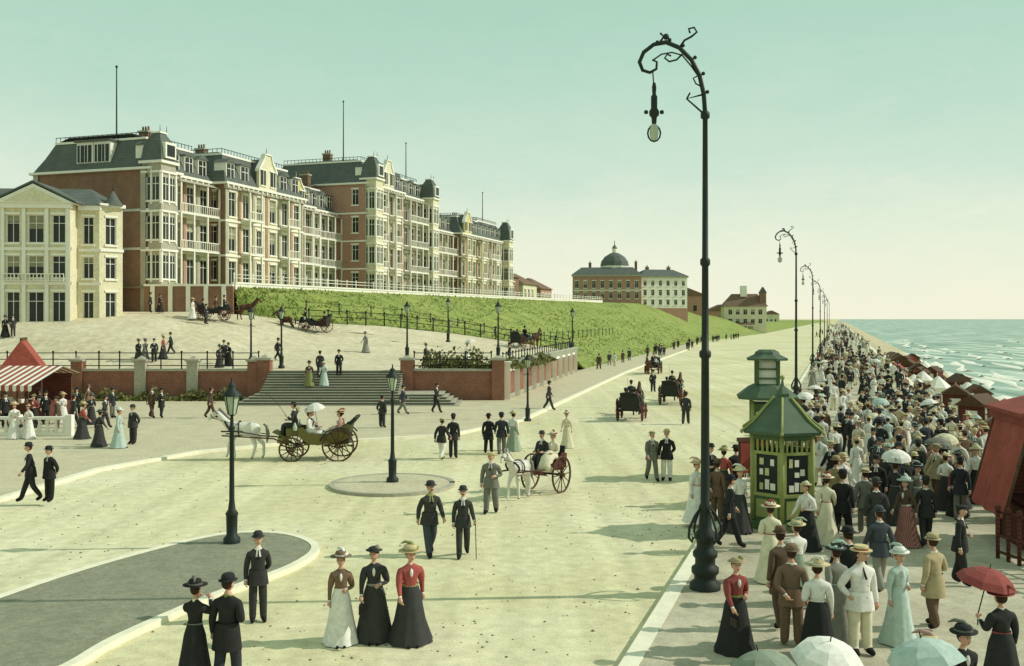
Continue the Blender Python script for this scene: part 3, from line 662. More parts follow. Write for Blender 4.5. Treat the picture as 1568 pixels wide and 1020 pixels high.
for i in range(6):
    a=i*math.pi/3; b.tube([(r2*math.cos(a),r2*math.sin(a),z) for r2,z in((1.26,2.74),(.87,3.02),(.57,3.34),(.27,3.64))],.035,1,5); b.ball((1.26*math.cos(a),1.26*math.sin(a),2.72),.06,1,6,4)
b.ball((0,0,4.2),.07,1,8,5)
b.obj('advertising_kiosk',[M_green,M_greenl,M_glass,M_irong,M_poster,M_groof,M_white],(KX,KY,.13),R(14))
b=MB()   # second kiosk behind, with a small open lantern storey and flat cap
b.box(-.7,.7,-.7,.7,0,.25,0); b.box(-.55,.55,-.55,.55,.25,2.7,0)
for x in(-.55,.55):
    for y in(-.55,.55): b.tube([(x,y,.25),(x,y,2.8)],.07,1,6)
b.lathe(0,0,[(1.15,2.85),(1.2,2.95),(.75,3.3),(.5,3.42)],2,8,smooth=False,rot=math.pi/8)
b.box(-.3,.3,-.3,.3,3.42,4.25,3)
for x in(-.38,.38):
    for y in(-.38,.38): b.box(x-.06,x+.06,y-.06,y+.06,3.42,4.3,0)
for z in(3.6,3.95): b.box(-.36,.36,-.4,.4,z,z+.06,0); b.box(-.4,.4,-.36,.36,z+.002,z+.058,0)
b.lathe(0,0,[(.78,4.3),(.8,4.38),(.5,4.52),(.45,4.62),(.3,4.7)],2,8,smooth=False,rot=math.pi/8)
b.box(-.45,.45,-.62,-.56,1.0,2.4,4)
b.obj('refreshment_kiosk',[M_green,M_greenl,M_groof,M_white,M_poster],(*W(37,-.8-1.9+.0),.13),R(-10))
b=MB()
b.box(-.5,.5,-.06,.06,1.0,2.0,0); b.box(-.56,.56,-.08,.08,2.0,2.12,1); b.tube([(-.5,0,0),(-.5,0,2.1)],.05,1,6); b.tube([(.5,0,0),(.5,0,2.1)],.05,1,6)
b.obj('notice_board',[M_redp,M_wood],(*W(31,-2.7),.13),R(20))
# red booth at the right edge
b=MB()
BX,BY=12.85,24.2; DL=2.4
b.box(0,3.6,0,DL,0,1.15,0)
for x in(0,3.6):
    for y in(0,DL): b.box(x-.09,x+.09,y-.09,y+.09,0,3.3,1)
b.box(-.15,-.095,-.2,DL+.2,.95,1.1,1)
b.box(.1,3.5,DL-.1,DL-.02,1.15,3.3,0)
b.box(-.2,3.9,-.2,.0,3.2,3.42,2); b.box(-.2,0,.001,DL+.2,3.2,3.42,2)
b.extrude([(-.3,3.42),(1.8,3.95),(3.9,3.42),(3.9,3.52),(1.8,4.05),(-.3,3.52)],-.35,DL+.3,2)
vs=[];fs=[];N=20
for i in range(N+1):
    t=i/N; y=-.3+t*(DL+.3); sag=.05*math.sin(t*math.pi*6)
    vs+=[(-.16,y,3.2),(-.36+sag*.5,y,2.4),(-.55+sag,y,1.6),(-.7+sag*1.6,y,.95+.06*math.cos(t*math.pi*6))]
for i in range(N):
    for k in range(3): fs.append((i*4+k,i*4+k+1,i*4+5+k,i*4+4+k))
b.add(vs,fs,3,True)
for y in(-.28,DL-.05): b.tube([(-.16,y,3.2),(-.75,y,.95)],.04,1,5)
b.box(-.14,.14,-.34,-.06,3.4,3.7,4); b.lathe(0,-.2,[(.22,3.7),(.22,3.78),(.05,3.95)],4,4,smooth=False,rot=math.pi/4)
b.obj('red_booth',[M_redd,M_wood,M_redp,M_redc,M_green],(BX,BY,.13),-math.atan(K)*.5)
b=MB(); fence(b,[(-.1,0,0),(.4,-2.6,0),(.9,-5.0,0)],1.15,.35,0,(1.0,.5,.15),.05,.035); b.obj('red_fence',[M_redd],(12.0,24.0,.13))
# cafe awning stall at left
def stall(loc,rz,mm,name='market_stall'):
    b=MB(); 
    b.box(-3,0,0,3,0,1.0,0); b.box(-3,0,2.9,3,1.0,2.6,0)
    for x in(-3,-1.5,0):
        b.tube([(x,-.0,0),(x,0,2.5)],.05,1,6); b.tube([(x,-1.2,0),(x,-1.2,2.2)],.035,1,6)
    for i in range(9): x=-2.8+i*.32; b.cbox((x,.4+.3*(i%2),1.12),(.2,.3,.22),3 if i%3 else 1)
    n=16
    for i in range(n):
        x0=-3.3+3.7*i/n; x1=-3.3+3.7*(i+1)/n
        b.add([(x0,-1.5,2.15),(x1,-1.5,2.15),(x1,1.5,3.1),(x0,1.5,3.1),(x0,-1.5,1.88),(x1,-1.5,1.88),((x0+x1)/2,-1.5,1.8)],[(0,1,2,3),(0,1,5,6,4)],2+i%2)
        b.add([(x0,3.3,2.6),(x1,3.3,2.6),(x1,1.5,3.1),(x0,1.5,3.1)],[(0,1,2,3)],2+i%2)
    b.obj(name,mm,loc,rz)
stall((-26.9,56,.12),R(-8),[M_redd,M_wood,M_redc,M_white])
b=MB()
b.extrude([(-1.6,0),(1.6,0),(0,2.3)],-1.5,1.5,0); b.box(-.05,.05,-1.6,1.6,2.25,2.45,1)
for x in(-1.5,1.5):
    for y in(-1.4,1.4): b.tube([(x,y,-2.2),(x,y,.05)],.06,1,6)
b.obj('red_tent',[M_redc,M_wood],(-32.4,65,2.3),R(20))
b=MB()
x=-27.5
b.box(-27.5,-22.2,49.0,49.3,.12,.3,0); b.box(-27.5,-22.2,48.98,49.32,.95,1.08,0)
while x<-22.1:
    b.lathe(x,49.15,[(.07,.3),(.12,.45),(.05,.75),(.09,.95)],0,8); x+=.42
for x in(-27.5,-24.8,-22.2): b.cbox((x,49.15,.65),(.34,.36,1.05),0)
b.obj('balustrade',[M_white])
# beach furniture
def cabin(m):
    b=MB(); b.box(-1,1,-.9,.9,.3,2.2,0); b.extrude([(-1.2,2.2),(1.2,2.2),(0,3.0)],-1.1,1.1,1)
    b.box(-.4,.4,-.96,-.9,.4,1.9,2); b.box(-1.05,-.95,-.98,-.91,.3,2.2,2); b.box(.95,1.05,-.98,-.91,.3,2.2,2)
    for x in(-.8,.8):
        for y in(-.95,.95): b.M=Matrix.Translation((x,y,.35))@Matrix.Rotation(math.pi/2,4,'X'); b.lathe(0,0,[(.35,-.04),(.35,.04)],1,10); b.M=Matrix()
    b.box(-.5,.5,-1.6,-1,.15,.28,1); return b.mesh('beach_cabin',m)
me1=cabin([M_redd,M_wood,M_white]); me2=cabin([M_white,M_redc,M_redd]); me3=cabin([M_redc,M_slateb,M_cream])
def chair():
    b=MB(); prof=[(.42,0),(.45,.5),(.45,1.1),(.38,1.5),(.15,1.7)]
    vs=[];fs=[];n=9
    for r,z in prof:
        for i in range(n): a=math.pi*i/(n-1); vs.append((r*math.cos(a),r*math.sin(a),z))
    for k in range(len(prof)-1):
        for i in range(n-1): fs.append((k*n+i,k*n+i+1,(k+1)*n+i+1,(k+1)*n+i))
    b.add(vs,fs,0,True); b.box(-.38,.38,-.1,.3,.3,.42,0); b.box(-.38,.38,-.12,-.08,0,.35,0); return b.mesh('beach_chair',[M_wick])
mec=chair()
def tent():
    b=MB(); b.lathe(0,0,[(1.3,0),(1.25,1.5),(1.35,1.52),(.1,2.6)],0,8,smooth=False); b.tube([(0,0,2.4),(0,0,3.1)],.04,1,5); b.poly([(0,.02,3.05),(.6,.02,2.95),(0,.02,2.85)],2); return b.mesh('beach_tent',[M_white,M_wood,M_redp])
met=tent()
def zbeach(c): return -3.95-.2*(c-6)/8-(.12*(c-14) if c>14 else 0)
for i in range(46):
    Y=46+i*3.4+random.uniform(-1,1); c=random.uniform(7.6,16)
    k=random.random(); put('beach_cabin' if k<.75 else 'beach_tent',(me1 if k<.35 else me3 if k<.6 else me2) if k<.75 else met,(*W(Y,c),zbeach(c)),random.uniform(-.6,.6)+R(-20),random.uniform(.95,1.25))
for i in range(80):
    Y=60+random.random()*150; c=random.uniform(8.5,18); put('beach_chair',mec,(*W(Y,c),zbeach(c)),random.uniform(0,6.28))
# ---------------------------------------------------------------- people
def skin(verts,edges,rad,root,sub=1):
    me=bpy.data.meshes.new('t'); me.from_pydata(verts,edges,[]); o=bpy.data.objects.new('t',me); SC.collection.objects.link(o)
    md=o.modifiers.new('s','SKIN'); md.use_smooth_shade=True; md.branch_smoothing=.4
    for i,r in enumerate(rad):
        d=me.skin_vertices[0].data[i]; d.radius=r if isinstance(r,tuple) else (r,r); d.use_root=(i==root)
    s=o.modifiers.new('u','SUBSURF'); s.levels=sub; s.render_levels=sub
    dg=bpy.context.evaluated_depsgraph_get(); ev=o.evaluated_get(dg); m=ev.to_mesh()
    vs=[tuple(v.co) for v in m.vertices]; fs=[tuple(p.vertices) for p in m.polygons]; ev.to_mesh_clear()
    bpy.data.objects.remove(o); bpy.data.meshes.remove(me); return vs,fs
def segd(p,a,b):
    ab=b-a; t=max(0,min(1,(p-a).dot(ab)/max(1e-9,ab.dot(ab)))); return (p-(a+ab*t)).length
SK,HR,TP,BT,SH,ST_,HT,HB,AC,DK,LP=range(11)
def hand(b,w,d,side,curl,m=SK):
    d=d.normalized(); s=Vector((0,1,0)); s=(s-d*s.dot(d)); 
    if s.length<.1: s=Vector((1,0,0))-d*d.x
    s.normalize(); n=d.cross(s).normalized()
    if n.x*side>0: n=-n
    b.tube([w-d*.015,w+d*.02,w+d*.06,w+d*.09],[.026,.034,.04,.034],m,8,sq=1.0)
    for i,(o,l) in enumerate(((-.027,.068),(-.009,.078),(.009,.072),(.026,.056))):
        p=w+d*.08-s*o*1.0; q=p+(d*math.cos(curl)+n*math.sin(curl))*l*.55; r=q+(d*math.cos(curl*2.4)+n*math.sin(curl*2.4))*l*.5
        b.tube([p-d*.015,p,q,r],[.010,.0105,.0095,.007],m,5)
    b.tube([w+d*.03+s*.022,w+d*.055+s*.045+n*.01,w+d*.085+s*.05+n*.022],[.013,.0115,.008],m,5)
def head(b,c,hat,woman,turn=0):
    Mo=b.M.copy(); b.M=Mo@Matrix.Translation(c)@Matrix.Rotation(turn,4,'Z')
    def fn(p):
        t=max(0,-p.z/.118); k=1-.35*t*t
        x=p.x*k; y=p.y*(1-.2*t*t)-.012*t
        if p.y<0:
            y-= .03*math.exp(-((p.x/.014)**2+((p.z+.015)/.024)**2)); y+=.009*(math.exp(-(((abs(p.x)-.032)/.014)**2+((p.z-.01)/.013)**2)))
            y-=.006*math.exp(-((p.x/.02)**2+((p.z+.06)/.01)**2)); y-=.01*math.exp(-((p.x/.025)**2+((p.z+.1)/.02)**2))
        return Vector((x,y,p.z))
    b.ball((0,0,0),(.078,.098,.12),SK,20,18,fn)
    for s in(-1,1):
        b.ball((s*.03,-.083,.008),(.012,.007,.007),ST_,6,4); b.ball((s*.03,-.089,.008),(.006,.005,.006),DK,6,4); b.tube([(s*.018,-.092,.026),(s*.044,-.084,.026)],.0045,HR,4)
        b.ball((s*.08,.005,-.005),(.012,.02,.032),SK,6,5)
    b.tube([(-.022,-.092,-.056),(0,-.1,-.058),(.022,-.092,-.056)],[.003,.006,.003],LP,5)
    def hf(p):
        if p.y<-.03 and p.z<.05: return Vector((p.x*.8,-.03+(p.y+.03)*.2,p.z))
        return p
    b.ball((0,.014,.022),(.089,.102,.112),HR,14,10,hf)
    if woman:
        b.ball((0,.07,.07),(.07,.06,.05),HR,10,7); b.ball((0,.01,.07),(.1,.1,.05),HR,12,6)
    else:
        if random.random()<.6 and hat!='cap': b.tube([(-.035,-.096,-.043),(0,-.108,-.038),(.035,-.096,-.043)],[.006,.01,.006],HR,5)
    if hat=='bowler':
        b.lathe(0,.005,[(.135,.062),(.14,.07),(.105,.07),(.1,.09)],HT,16,1,1.15); b.lathe(0,.005,[(.1,.072),(.1,.12),(.092,.155),(.065,.178),(.02,.186)],HT,14,1,1.12); b.lathe(0,.005,[(.103,.072),(.103,.095)],HB,14,1,1.12)
    elif hat=='boater':
        b.lathe(0,.005,[(.15,.07),(.15,.082)],HT,18,1,1.12); b.lathe(0,.005,[(.098,.08),(.098,.15),(.09,.155)],HT,14,1,1.1); b.lathe(0,.005,[(.101,.082),(.101,.112)],HB,14,1,1.1)
    elif hat=='cap':
        b.lathe(0,.01,[(.095,.05),(.1,.08),(.115,.105),(.11,.12),(.03,.13)],HT,12,1,1.1); b.ball((0,-.105,.07),(.06,.05,.01),HT,8,4)
    elif hat=='wide':
        b.lathe(0,.01,[(.205,.085),(.21,.1),(.12,.085),(.11,.1)],HT,20,1,.95,mod=lambda a,z:1+.07*math.sin(2*a+.5)); b.lathe(0,.02,[(.12,.09),(.125,.14),(.1,.19),(.04,.2)],HT,12)
        for i in range(5):
            a=i*.35-.6; b.ball((.12*math.cos(a),.02+.12*math.sin(a),.13+.015*math.sin(i*2)),(.034,.034,.024),HB,7,5)
        b.lathe(0,.02,[(.128,.1),(.13,.13)],HB,14); b.tube([(.08,-.02,.15),(.02,.04,.225),(-.06,.12,.24),(-.1,.2,.19)],[.03,.035,.028,.01],HB,7)
    elif hat=='small':
        b.lathe(0,0,[(.15,.085),(.155,.095),(.1,.09)],HT,14); b.lathe(0,0,[(.1,.09),(.1,.14),(.05,.165)],HT,12); b.ball((.07,-.02,.15),(.05,.05,.06),HB,7,5)
    b.M=Mo
def canopy(b,c,r,m,tilt=(0,0)):
    Mo=b.M.copy(); b.M=Mo@Matrix.Translation(c)@Matrix.Rotation(tilt[0],4,'X')@Matrix.Rotation(tilt[1],4,'Y')
    prof=[(r,-.30*r/.5),(r*.82,-.17*r/.5),(r*.5,-.06*r/.5),(r*.2,-.01),(.01,0)]
    b.lathe(0,0,prof,m,24,smooth=False,cap=False,mod=lambda a,z:1-.07*abs(math.sin(4*a))*(1 if z<-.02 else .2))
    for i in range(8):
        a=i*math.pi/4; b.tube([(0,0,-.01)]+[(p[0]*math.cos(a),p[0]*math.sin(a),p[1]-.008) for p in reversed(prof[:-1])],.005,DK,4)
    b.tube([(0,0,.08),(0,0,0)],.008,DK,5); b.M=Mo
def person(sex='m',hat='bowler',legs='stand',armL='down',armR='down',coat='jacket',acc=None,turn=0,lean=0.0,skirt=1.0):
    b=MB(); sit=legs=='sit'; dz=-.40 if sit else 0; wmn=sex=='w'
    V=lambda x,y,z: Vector((x,y,z))
    J={}
    sw=.165 if wmn else .185
    J['pel']=V(0,0,.95+dz); J['wai']=V(0,-.01-lean*.3,1.1+dz); J['che']=V(0,-.02-lean*.7,1.28+dz); J['uch']=V(0,-lean,1.43+dz); J['nec']=V(0,-lean-.01,1.53+dz); J['hed']=V(0,-lean-.02,1.6+dz)
    R_={'pel':(.165,.13),'wai':(.165,.135),'che':(.18,.145),'uch':(.125,.1),'nec':(.056,.056),'hed':(.058,.058)}
    if wmn: R_.update({'pel':(.15,.12),'wai':(.13,.115),'che':(.15,.15),'uch':(.1,.09),'nec':(.046,.046),'hed':(.05,.05)})
    E=[('pel','wai','t'),('wai','che','t'),('che','uch','t'),('uch','nec','n'),('nec','hed','n')]
    AR={'down':((.055,.02,-.28),(.015,-.05,-.25)),'fwd':((.05,-.1,-.26),(.0,-.16,-.19)),'back':((.05,.12,-.26),(.02,.0,-.25)),'bent':((.07,.05,-.27),(-.13,-.2,.0)),
        'up':((.06,-.06,-.26),(-.04,-.2,.13)),'face':((.1,-.16,-.12),(-.13,-.12,.2)),'hip':((.12,.06,-.24),(-.1,-.08,-.14)),'cane':((.06,-.05,-.27),(.05,-.17,-.17)),'behind':((.06,.1,-.27),(-.13,.08,-.15)),'lap':((.04,-.06,-.27),(-.06,-.24,-.02))}
    hands=[]
    for s,arm,n in((-1,armL,'l'),(1,armR,'r')):
        a,c=AR[arm]; S=J['uch']+V(s*sw,.0,-.03); El=S+V(s*a[0],a[1],a[2]); Wr=El+V(s*c[0],c[1],c[2])
        J['sh'+n]=S;J['el'+n]=El;J['wr'+n]=Wr; R_['sh'+n]=.075 if not wmn else .085; R_['el'+n]=.062 if not wmn else .052; R_['wr'+n]=.045 if not wmn else .032
        J['ua'+n]=S.lerp(El,.45); R_['ua'+n]=.07 if not wmn else .08
        E+=[('uch','sh'+n,'a'),('sh'+n,'ua'+n,'a'),('ua'+n,'el'+n,'a'),('el'+n,'wr'+n,'a')]; hands.append((Wr,Wr-El,s,arm))
    if not wmn:
        P={'stand':((.0,.0),(0,-.02),0,0),'walk':((-.14,-.27),(.05,.3),.0,.05),'walk2':((.03,.26),(-.12,-.24),.05,0),'step':((-.08,-.1),(.02,.14),0,.02),'sit':((-.44,-.42),(-.44,-.46),0,0)}[legs]
        for s,(yk,ya),n,lift in((-1,P[0],'l',P[2]),(1,P[1],'r',P[3])):
            J['hi'+n]=V(s*.09,-.0,.90+dz); 
            J['kn'+n]=V(s*.105,yk,.50 if not sit else .53); J['an'+n]=V(s*.11,ya,.1+lift); J['to'+n]=V(s*.13,ya-.16,.04+lift*.2)
            R_['hi'+n]=.112;R_['kn'+n]=.092;R_['an'+n]=.078;R_['to'+n]=(.05,.034)
            E+=[('pel','hi'+n,'l'),('hi'+n,'kn'+n,'l'),('kn'+n,'an'+n,'l'),('an'+n,'to'+n,'f')]
    keys=list(J); idx={q:i for i,q in enumerate(keys)}
    vs,fs=skin([tuple(J[q]) for q in keys],[(idx[a],idx[c]) for a,c,_ in E],[R_[q] for q in keys],idx['pel'],2)
    seg=[(J[a],J[c],t,(R_[a] if not isinstance(R_[a],tuple) else R_[a][0])) for a,c,t in E]
    o=len(b.v); b.v+=vs
    for f in fs:
        c=sum((Vector(vs[i]) for i in f),Vector())/len(f)
        best=min(seg,key=lambda q:segd(c,q[0],q[1])-q[3]*.6)[2]
        m={'t':TP,'a':TP,'n':SK,'l':BT,'f':SH}[best]
        if best in('t','n') and c.y<J['che'].y-.03 and c.z>1.24+dz and abs(c.x)<(c.z-dz-1.24)*.22 and not wmn: m=ST_
        if best=='n' and c.z<1.525+dz: m=ST_ if not wmn else TP
        if best=='t' and wmn and c.z>1.44+dz: m=TP
        if best=='l' and c.z>.88+dz and not sit: m=TP
        b.f.append([i+o for i in f]); b.m.append(m); b.s.append(True)
    if not wmn:
        b.tube([(0,J['nec'].y-.05,1.5+dz),(0,J['che'].y-.14,1.3+dz)],[.012,.018],DK,5)
        b.lathe(0,J['nec'].y,[(.064,1.49+dz),(.06,1.535+dz)],ST_,12,cap=False)
        if not sit:
            L0=.64 if coat=='long' else .77
            b.lathe(0,0,[(.178,1.08),(.195,.98),(.208,.9),(.225 if coat!='long' else .235,L0)],TP,20,1,.82,cap=False,mod=lambda a,z:1+(.04*math.sin(5*a) if z<.95 else 0)-(.10 if (z<1 and abs(a-4.71)<.2) else 0))
            for z in(1.0,1.1,1.2): b.ball((0.012,J['che'].y-.165+(1.2-z)*.1,z),.008,DK,5,4)
    for w,d,s,arm in hands:
        hand(b,w,d,s,1.0 if arm in('up','cane','bent','face') else .45)
        b.tube([w-d.normalized()*.03,w+d.normalized()*.004],[.038 if not wmn else .03]*2,ST_,8)
    if wmn:
        if not sit:
            z0=1.12; b.lathe(0,-.0,[(.132,z0),(.165,1.02),(.195,.92),(.225,.7),(.27,.42),(.33*skirt,.16),(.37*skirt,.025)],BT,40,1,.92,cap=False,
                mod=lambda a,z:1+(.055*math.sin(9*a+math.sin(3*a)))*max(0,(1.0-z))**.8+(.14*max(0,math.sin(a))*(1-z) if z<.9 else 0))
            b.lathe(0,-.005,[(.139,1.09),(.139,1.14)],HB,18,1,.9,cap=False)
            for s in(-1,1): b.ball((s*.07,-.31*skirt,.03),(.035,.09,.03),SH,8,5)
        else:
            b.tube([(0,.02,1.1+dz),(0,0,.95+dz),(0,-.2,.62),(0,-.42,.5),(0,-.52,.3),(0,-.55,.05)],[.12,.18,.19,.2,.21,.27],BT,16,sq=1.1)
        b.lathe(0,J['nec'].y,[(.055,1.47+dz),(.05,1.545+dz)],ST_,12,cap=False)
        b.ball((0,J['che'].y-.105,1.37+dz),(.028,.035,.085),ST_,8,6)
    head(b,tuple(J['hed']+V(0,-.012,.09)),hat,wmn,turn)
    if acc=='cane':
        w=J['wrr']; g=w+(w-J['elr']).normalized()*.08; b.tube([(g.x,g.y,g.z+.06),(g.x+.02,g.y-.08,.01)],.011,DK,6); b.tube([(g.x,g.y,g.z+.05),(g.x,g.y+.04,g.z+.09),(g.x,g.y+.09,g.z+.05)],.012,DK,5)
    if acc=='parasol':
        w=J['wrr']; g=w+(w-J['elr']).normalized()*.08; tip=Vector((g.x-.12,g.y+.12,g.z+.84)); b.tube([g-Vector((0,0,.18)),g,tip],.01,DK,6); canopy(b,tip,.44,AC,(R(-10),R(-8)))
    if acc=='bag':
        w=J['wrl']; g=w+(w-J['ell']).normalized()*.1; b.cbox((g.x,g.y,g.z-.16),(.07,.2,.16),DK); b.tube([(g.x,g.y-.07,g.z-.08),g,(g.x,g.y+.07,g.z-.08)],.008,DK,5)
    if acc=='whip':
        w=J['wrr']; b.tube([w,w+Vector((.1,-.4,.6)),w+Vector((.12,-.9,1.0))],[.01,.008,.004],DK,5)
    return b
GEO={
 'm_stand':person('m','bowler','stand','down','behind'), 'm_walk':person('m','bowler','walk','back','fwd',lean=.03),
 'm_walk2':person('m','boater','walk2','fwd','back',lean=.03,turn=.3), 'm_cane':person('m','bowler','walk','down','cane',acc='cane'),
 'm_coat':person('m','bowler','step','bent','down',coat='long',turn=-.3), 'm_boater':person('m','boater','stand','hip','down',turn=.4),
 'm_cap':person('m','cap','step','down','bent',turn=-.2), 'm_sit':person('m','bowler','sit','lap','lap'), 'm_whip':person('m','bowler','sit','lap','up',acc='whip'),
 'w_stand':person('w','wide','x','down','bent',turn=-.15), 'w_walk':person('w','wide','x','fwd','back',lean=.03,turn=.2,skirt=1.05), 'w_par':person('w','wide','x','down','up',acc='parasol'),
 'w_bag':person('w','small','x','fwd','bent',acc='bag',turn=-.3,skirt=.95),'w_face':person('w','wide','x','face','face',skirt=.95),'w_sit':person('w','wide','sit','lap','lap'),'w_sitp':person('w','wide','sit','lap','up',acc='parasol')}
def pal(skin=C_skin,hair=C_hair,top=C_black,bot=C_black,shoe=C_shoe,shirt=C_white,hat=C_black,band=C_black,acc=C_white): return [skin,hair,top,bot,shoe,shirt,hat,band,acc,C_dark,C_lip]
PAL={'mblack':pal(),'mnavy':pal(top=C_navy,bot=C_grey,hat=C_navy),'mbrown':pal(top=C_brown,bot=C_brown,hat=C_brown),'mgrey':pal(top=C_grey,bot=C_grey,hat=C_straw,band=C_navy),
 'mwhite':pal(top=C_white,bot=C_cream,hat=C_straw,band=C_red),'mmix':pal(top=C_black,bot=C_white,hat=C_straw),'molive':pal(top=C_black,bot=C_navy,shirt=C_olive,hat=C_black),'mtan':pal(top=C_tan,bot=C_brown,hat=C_tan),
 'wwhite':pal(top=C_white,bot=C_white,hat=C_straw,band=C_pink),'wjack':pal(top=C_brown,bot=C_white,hat=C_brown,band=C_white),'wblack':pal(top=C_black,bot=C_black,hat=C_black,band=C_grey),
 'wred':pal(top=C_red,bot=C_black,hat=C_tan,band=C_olive),'wteal':pal(top=C_teal,bot=C_teal,hat=C_white,band=C_teal,acc=C_teal),'wblouse':pal(top=C_white,bot=C_black,hat=C_straw,band=C_white),
 'wplaid':pal(top=C_brown,bot=C_plaid,hat=C_teal,band=C_white),'wcream':pal(top=C_cream,bot=C_cream,hat=C_cream,band=C_red,acc=C_cream),'wpink':pal(top=C_pink,bot=C_cream,hat=C_straw,band=C_red,acc=C_cream),
 'wgrey':pal(top=C_grey,bot=C_grey,hat=C_black,band=C_teal,acc=C_grey),'wsage':pal(top=C_white,bot=C_sage,hat=C_straw,band=C_sage,acc=C_sage),'wolive':pal(top=C_brown,bot=C_olive,hat=C_black,band=C_olive),'wbred':pal(top=C_black,bot=C_black,hat=C_red,band=C_red,acc=C_red)}
CACHE={}
def pm(g,p):
    if (g,p) not in CACHE:
        me=GEO[g].mesh(g+'_'+p,PAL[p]); CACHE[(g,p)]=me
    return CACHE[(g,p)]
PLACED=[]
def who(x,y,z,g,p,yaw,sc=None,name=None):
    PLACED.append((x,y)); wm=g[0]=='w'; s=sc or ((.945 if wm else 1.0)*random.uniform(.95,1.04))
    o=put(name or ('woman' if wm else 'man') if s>.8 else (name or 'child'),pm(g,p),(x,y,z),R(yaw),s)
    if name is None: k=random.uniform(.96,1.14); o.scale=(s*k,s*k,s)
    return o
def P(u,v,g,p,yaw,z=0,sc=None):
    x,y=G(u,v,z); return who(x,y,z,g,p,yaw,sc)
who(-5.15,15.9,0.004,'w_face','wblack',165); who(-4.62,15.9,0.004,'m_coat','molive',170)
P(395,952,'m_stand','mblack',20,.0)
P(522,985,'w_stand','wjack',10); P(573,980,'w_bag','wblack',5); P(628,983,'w_walk','wred',15)
P(658,850,'m_walk','molive',25); P(709,852,'m_cane','mblack',5)
P(47,768,'m_walk','mblack',-60,.12); P(76,768,'m_stand','mblack',-30,.12)
P(676,704,'m_walk2','mmix',150); P(694,702,'m_stand','mblack',170)
P(748,694,'m_coat','mblack',170); P(768,696,'m_walk','mnavy',185); P(786,690,'w_stand','wsage',150)
P(868,686,'w_walk','wcream',-20); P(998,736,'m_walk2','mgrey',10); P(1021,736,'m_stand','mmix',-15)
P(1050,650,'m_walk','mblack',165); P(840,628,'m_walk','mblack',100); P(1000,600,'m_stand','mblack',10)
P(585,655,'m_stand','mblack',150,.12); P(616,634,'m_walk','mnavy',90,.12); P(668,632,'m_walk2','mblack',60,.12)
for u,v,g,p,y in((22,672,'w_stand','wwhite',30),(44,672,'w_bag','wwhite',-20),(70,650,'m_stand','mblack',40),(88,660,'m_boater','mbrown',-70),(118,640,'m_coat','mblack',10),(134,632,'m_walk','mbrown',90),
    (126,672,'w_walk','wred',120),(152,684,'w_walk','wblack',140),(182,686,'w_stand','wteal',100),(204,680,'m_stand','mblack',-30),(160,655,'m_walk2','mblack',80),(247,640,'m_coat','mblack',70),(232,640,'m_walk','mbrown',60),(100,636,'w_bag','wgrey',0),(322,640,'m_walk','mbrown',120),
    (60,640,'w_walk','wblack',60),(78,628,'m_coat','mblack',0),(112,655,'m_walk','mblack',150),(140,650,'w_stand','wblack',30),(172,640,'m_stand','mnavy',80),(8,655,'m_stand','mblack',60),(52,655,'w_bag','wred',0),(96,648,'w_stand','wwhite',60)): P(u,v,g,p,y,.12)
who(-14.2,68.6,.16*8,'w_stand','wolive',10); who(-13.2,68.8,.16*8,'w_bag','wteal',-20); who(-12.4,70.2,.16*12,'m_stand','mblack',0); who(-13.7,69.9,.16*12,'m_coat','mblack',180)
for u,Y,g,p,y in((130,87,'m_walk','mblack',60),(20,80,'m_stand','mblack',30),(8,80,'w_stand','wblack',30),(212,76,'w_stand','wblack',60),(222,76,'w_walk','wgrey',60),(236,76,'m_coat','mblack',20),(250,77,'w_stand','wred',90),(262,78,'m_walk','mblack',-70),(336,74,'w_stand','wblack',40),(350,75,'w_bag','wbred',-30),(343,76,'m_stand','mblack',0),
    (230,90,'m_stand','mblack',100),(245,90,'w_stand','wblack',80),(652,76,'w_stand','wblack',60),(425,78,'m_walk','mblack',80),(330,90,'m_walk','mbrown',90),(715,78,'w_par','wwhite',50),(560,84,'w_walk','wgrey',-60),(780,80,'m_stand','mblack',90),(315,86,'m_coat','mblack',90),(295,87,'w_stand','wwhite',90)):
    x=(u-784)/1500*Y; who(x,Y,zplaza(Y,x-K*Y),g,p,y)
for u,v,g,p,y in((1126,998,'w_bag','wred',20),(1196,962,'m_coat','mbrown',200),(1212,990,'m_stand','mbrown',170),(1252,1012,'w_stand','wblouse',175),(1282,985,'w_walk','wgrey',190),(1317,1002,'m_boater','mwhite',15),
    (1300,950,'m_walk','mblack',180),(1376,985,'w_stand','wteal',20),(1430,962,'m_coat','mtan',-150),(1470,895,'m_cap','mblack',60),(1265,832,'w_walk','wcream',160),(1290,830,'m_walk','mblack',150),(1342,846,'m_coat','mblack',170),
    (1388,836,'w_walk','wplaid',-60),(1418,836,'m_cane','mblack',170),(1404,800,'w_stand','wgrey',20),(1116,838,'m_walk','mblack',100),(1098,800,'m_stand','mbrown',140),(1132,815,'w_stand','wblouse',30),(1066,800,'w_stand','wwhite',40),
    (1108,770,'w_walk','wred',160),(1088,768,'m_coat','mnavy',30),(1128,765,'m_walk','mblack',190),(1492,728,'m_walk','mgrey',-20),(1312,745,'w_walk','wwhite',170),(1235,842,'w_bag','wblouse',-60),(1325,820,'m_walk2','mgrey',160),(1222,925,'w_walk','wsage',200),(1348,905,'m_walk','mnavy',185),(1180,890,'w_stand','wcream',170)): P(u,v,g,p,y,.13)
for x,y,g,p,yw in((2.75,11.6,'w_par','wsage',20),(3.72,11.3,'w_par','wwhite',160),(4.75,11.8,'w_par','wteal',10),(5.35,12.6,'w_stand','wwhite',30),(7.6,15.2,'w_par','wbred',190),(6.15,13.4,'w_walk','wblack',10)): who(x,y,.13,g,p,yw)
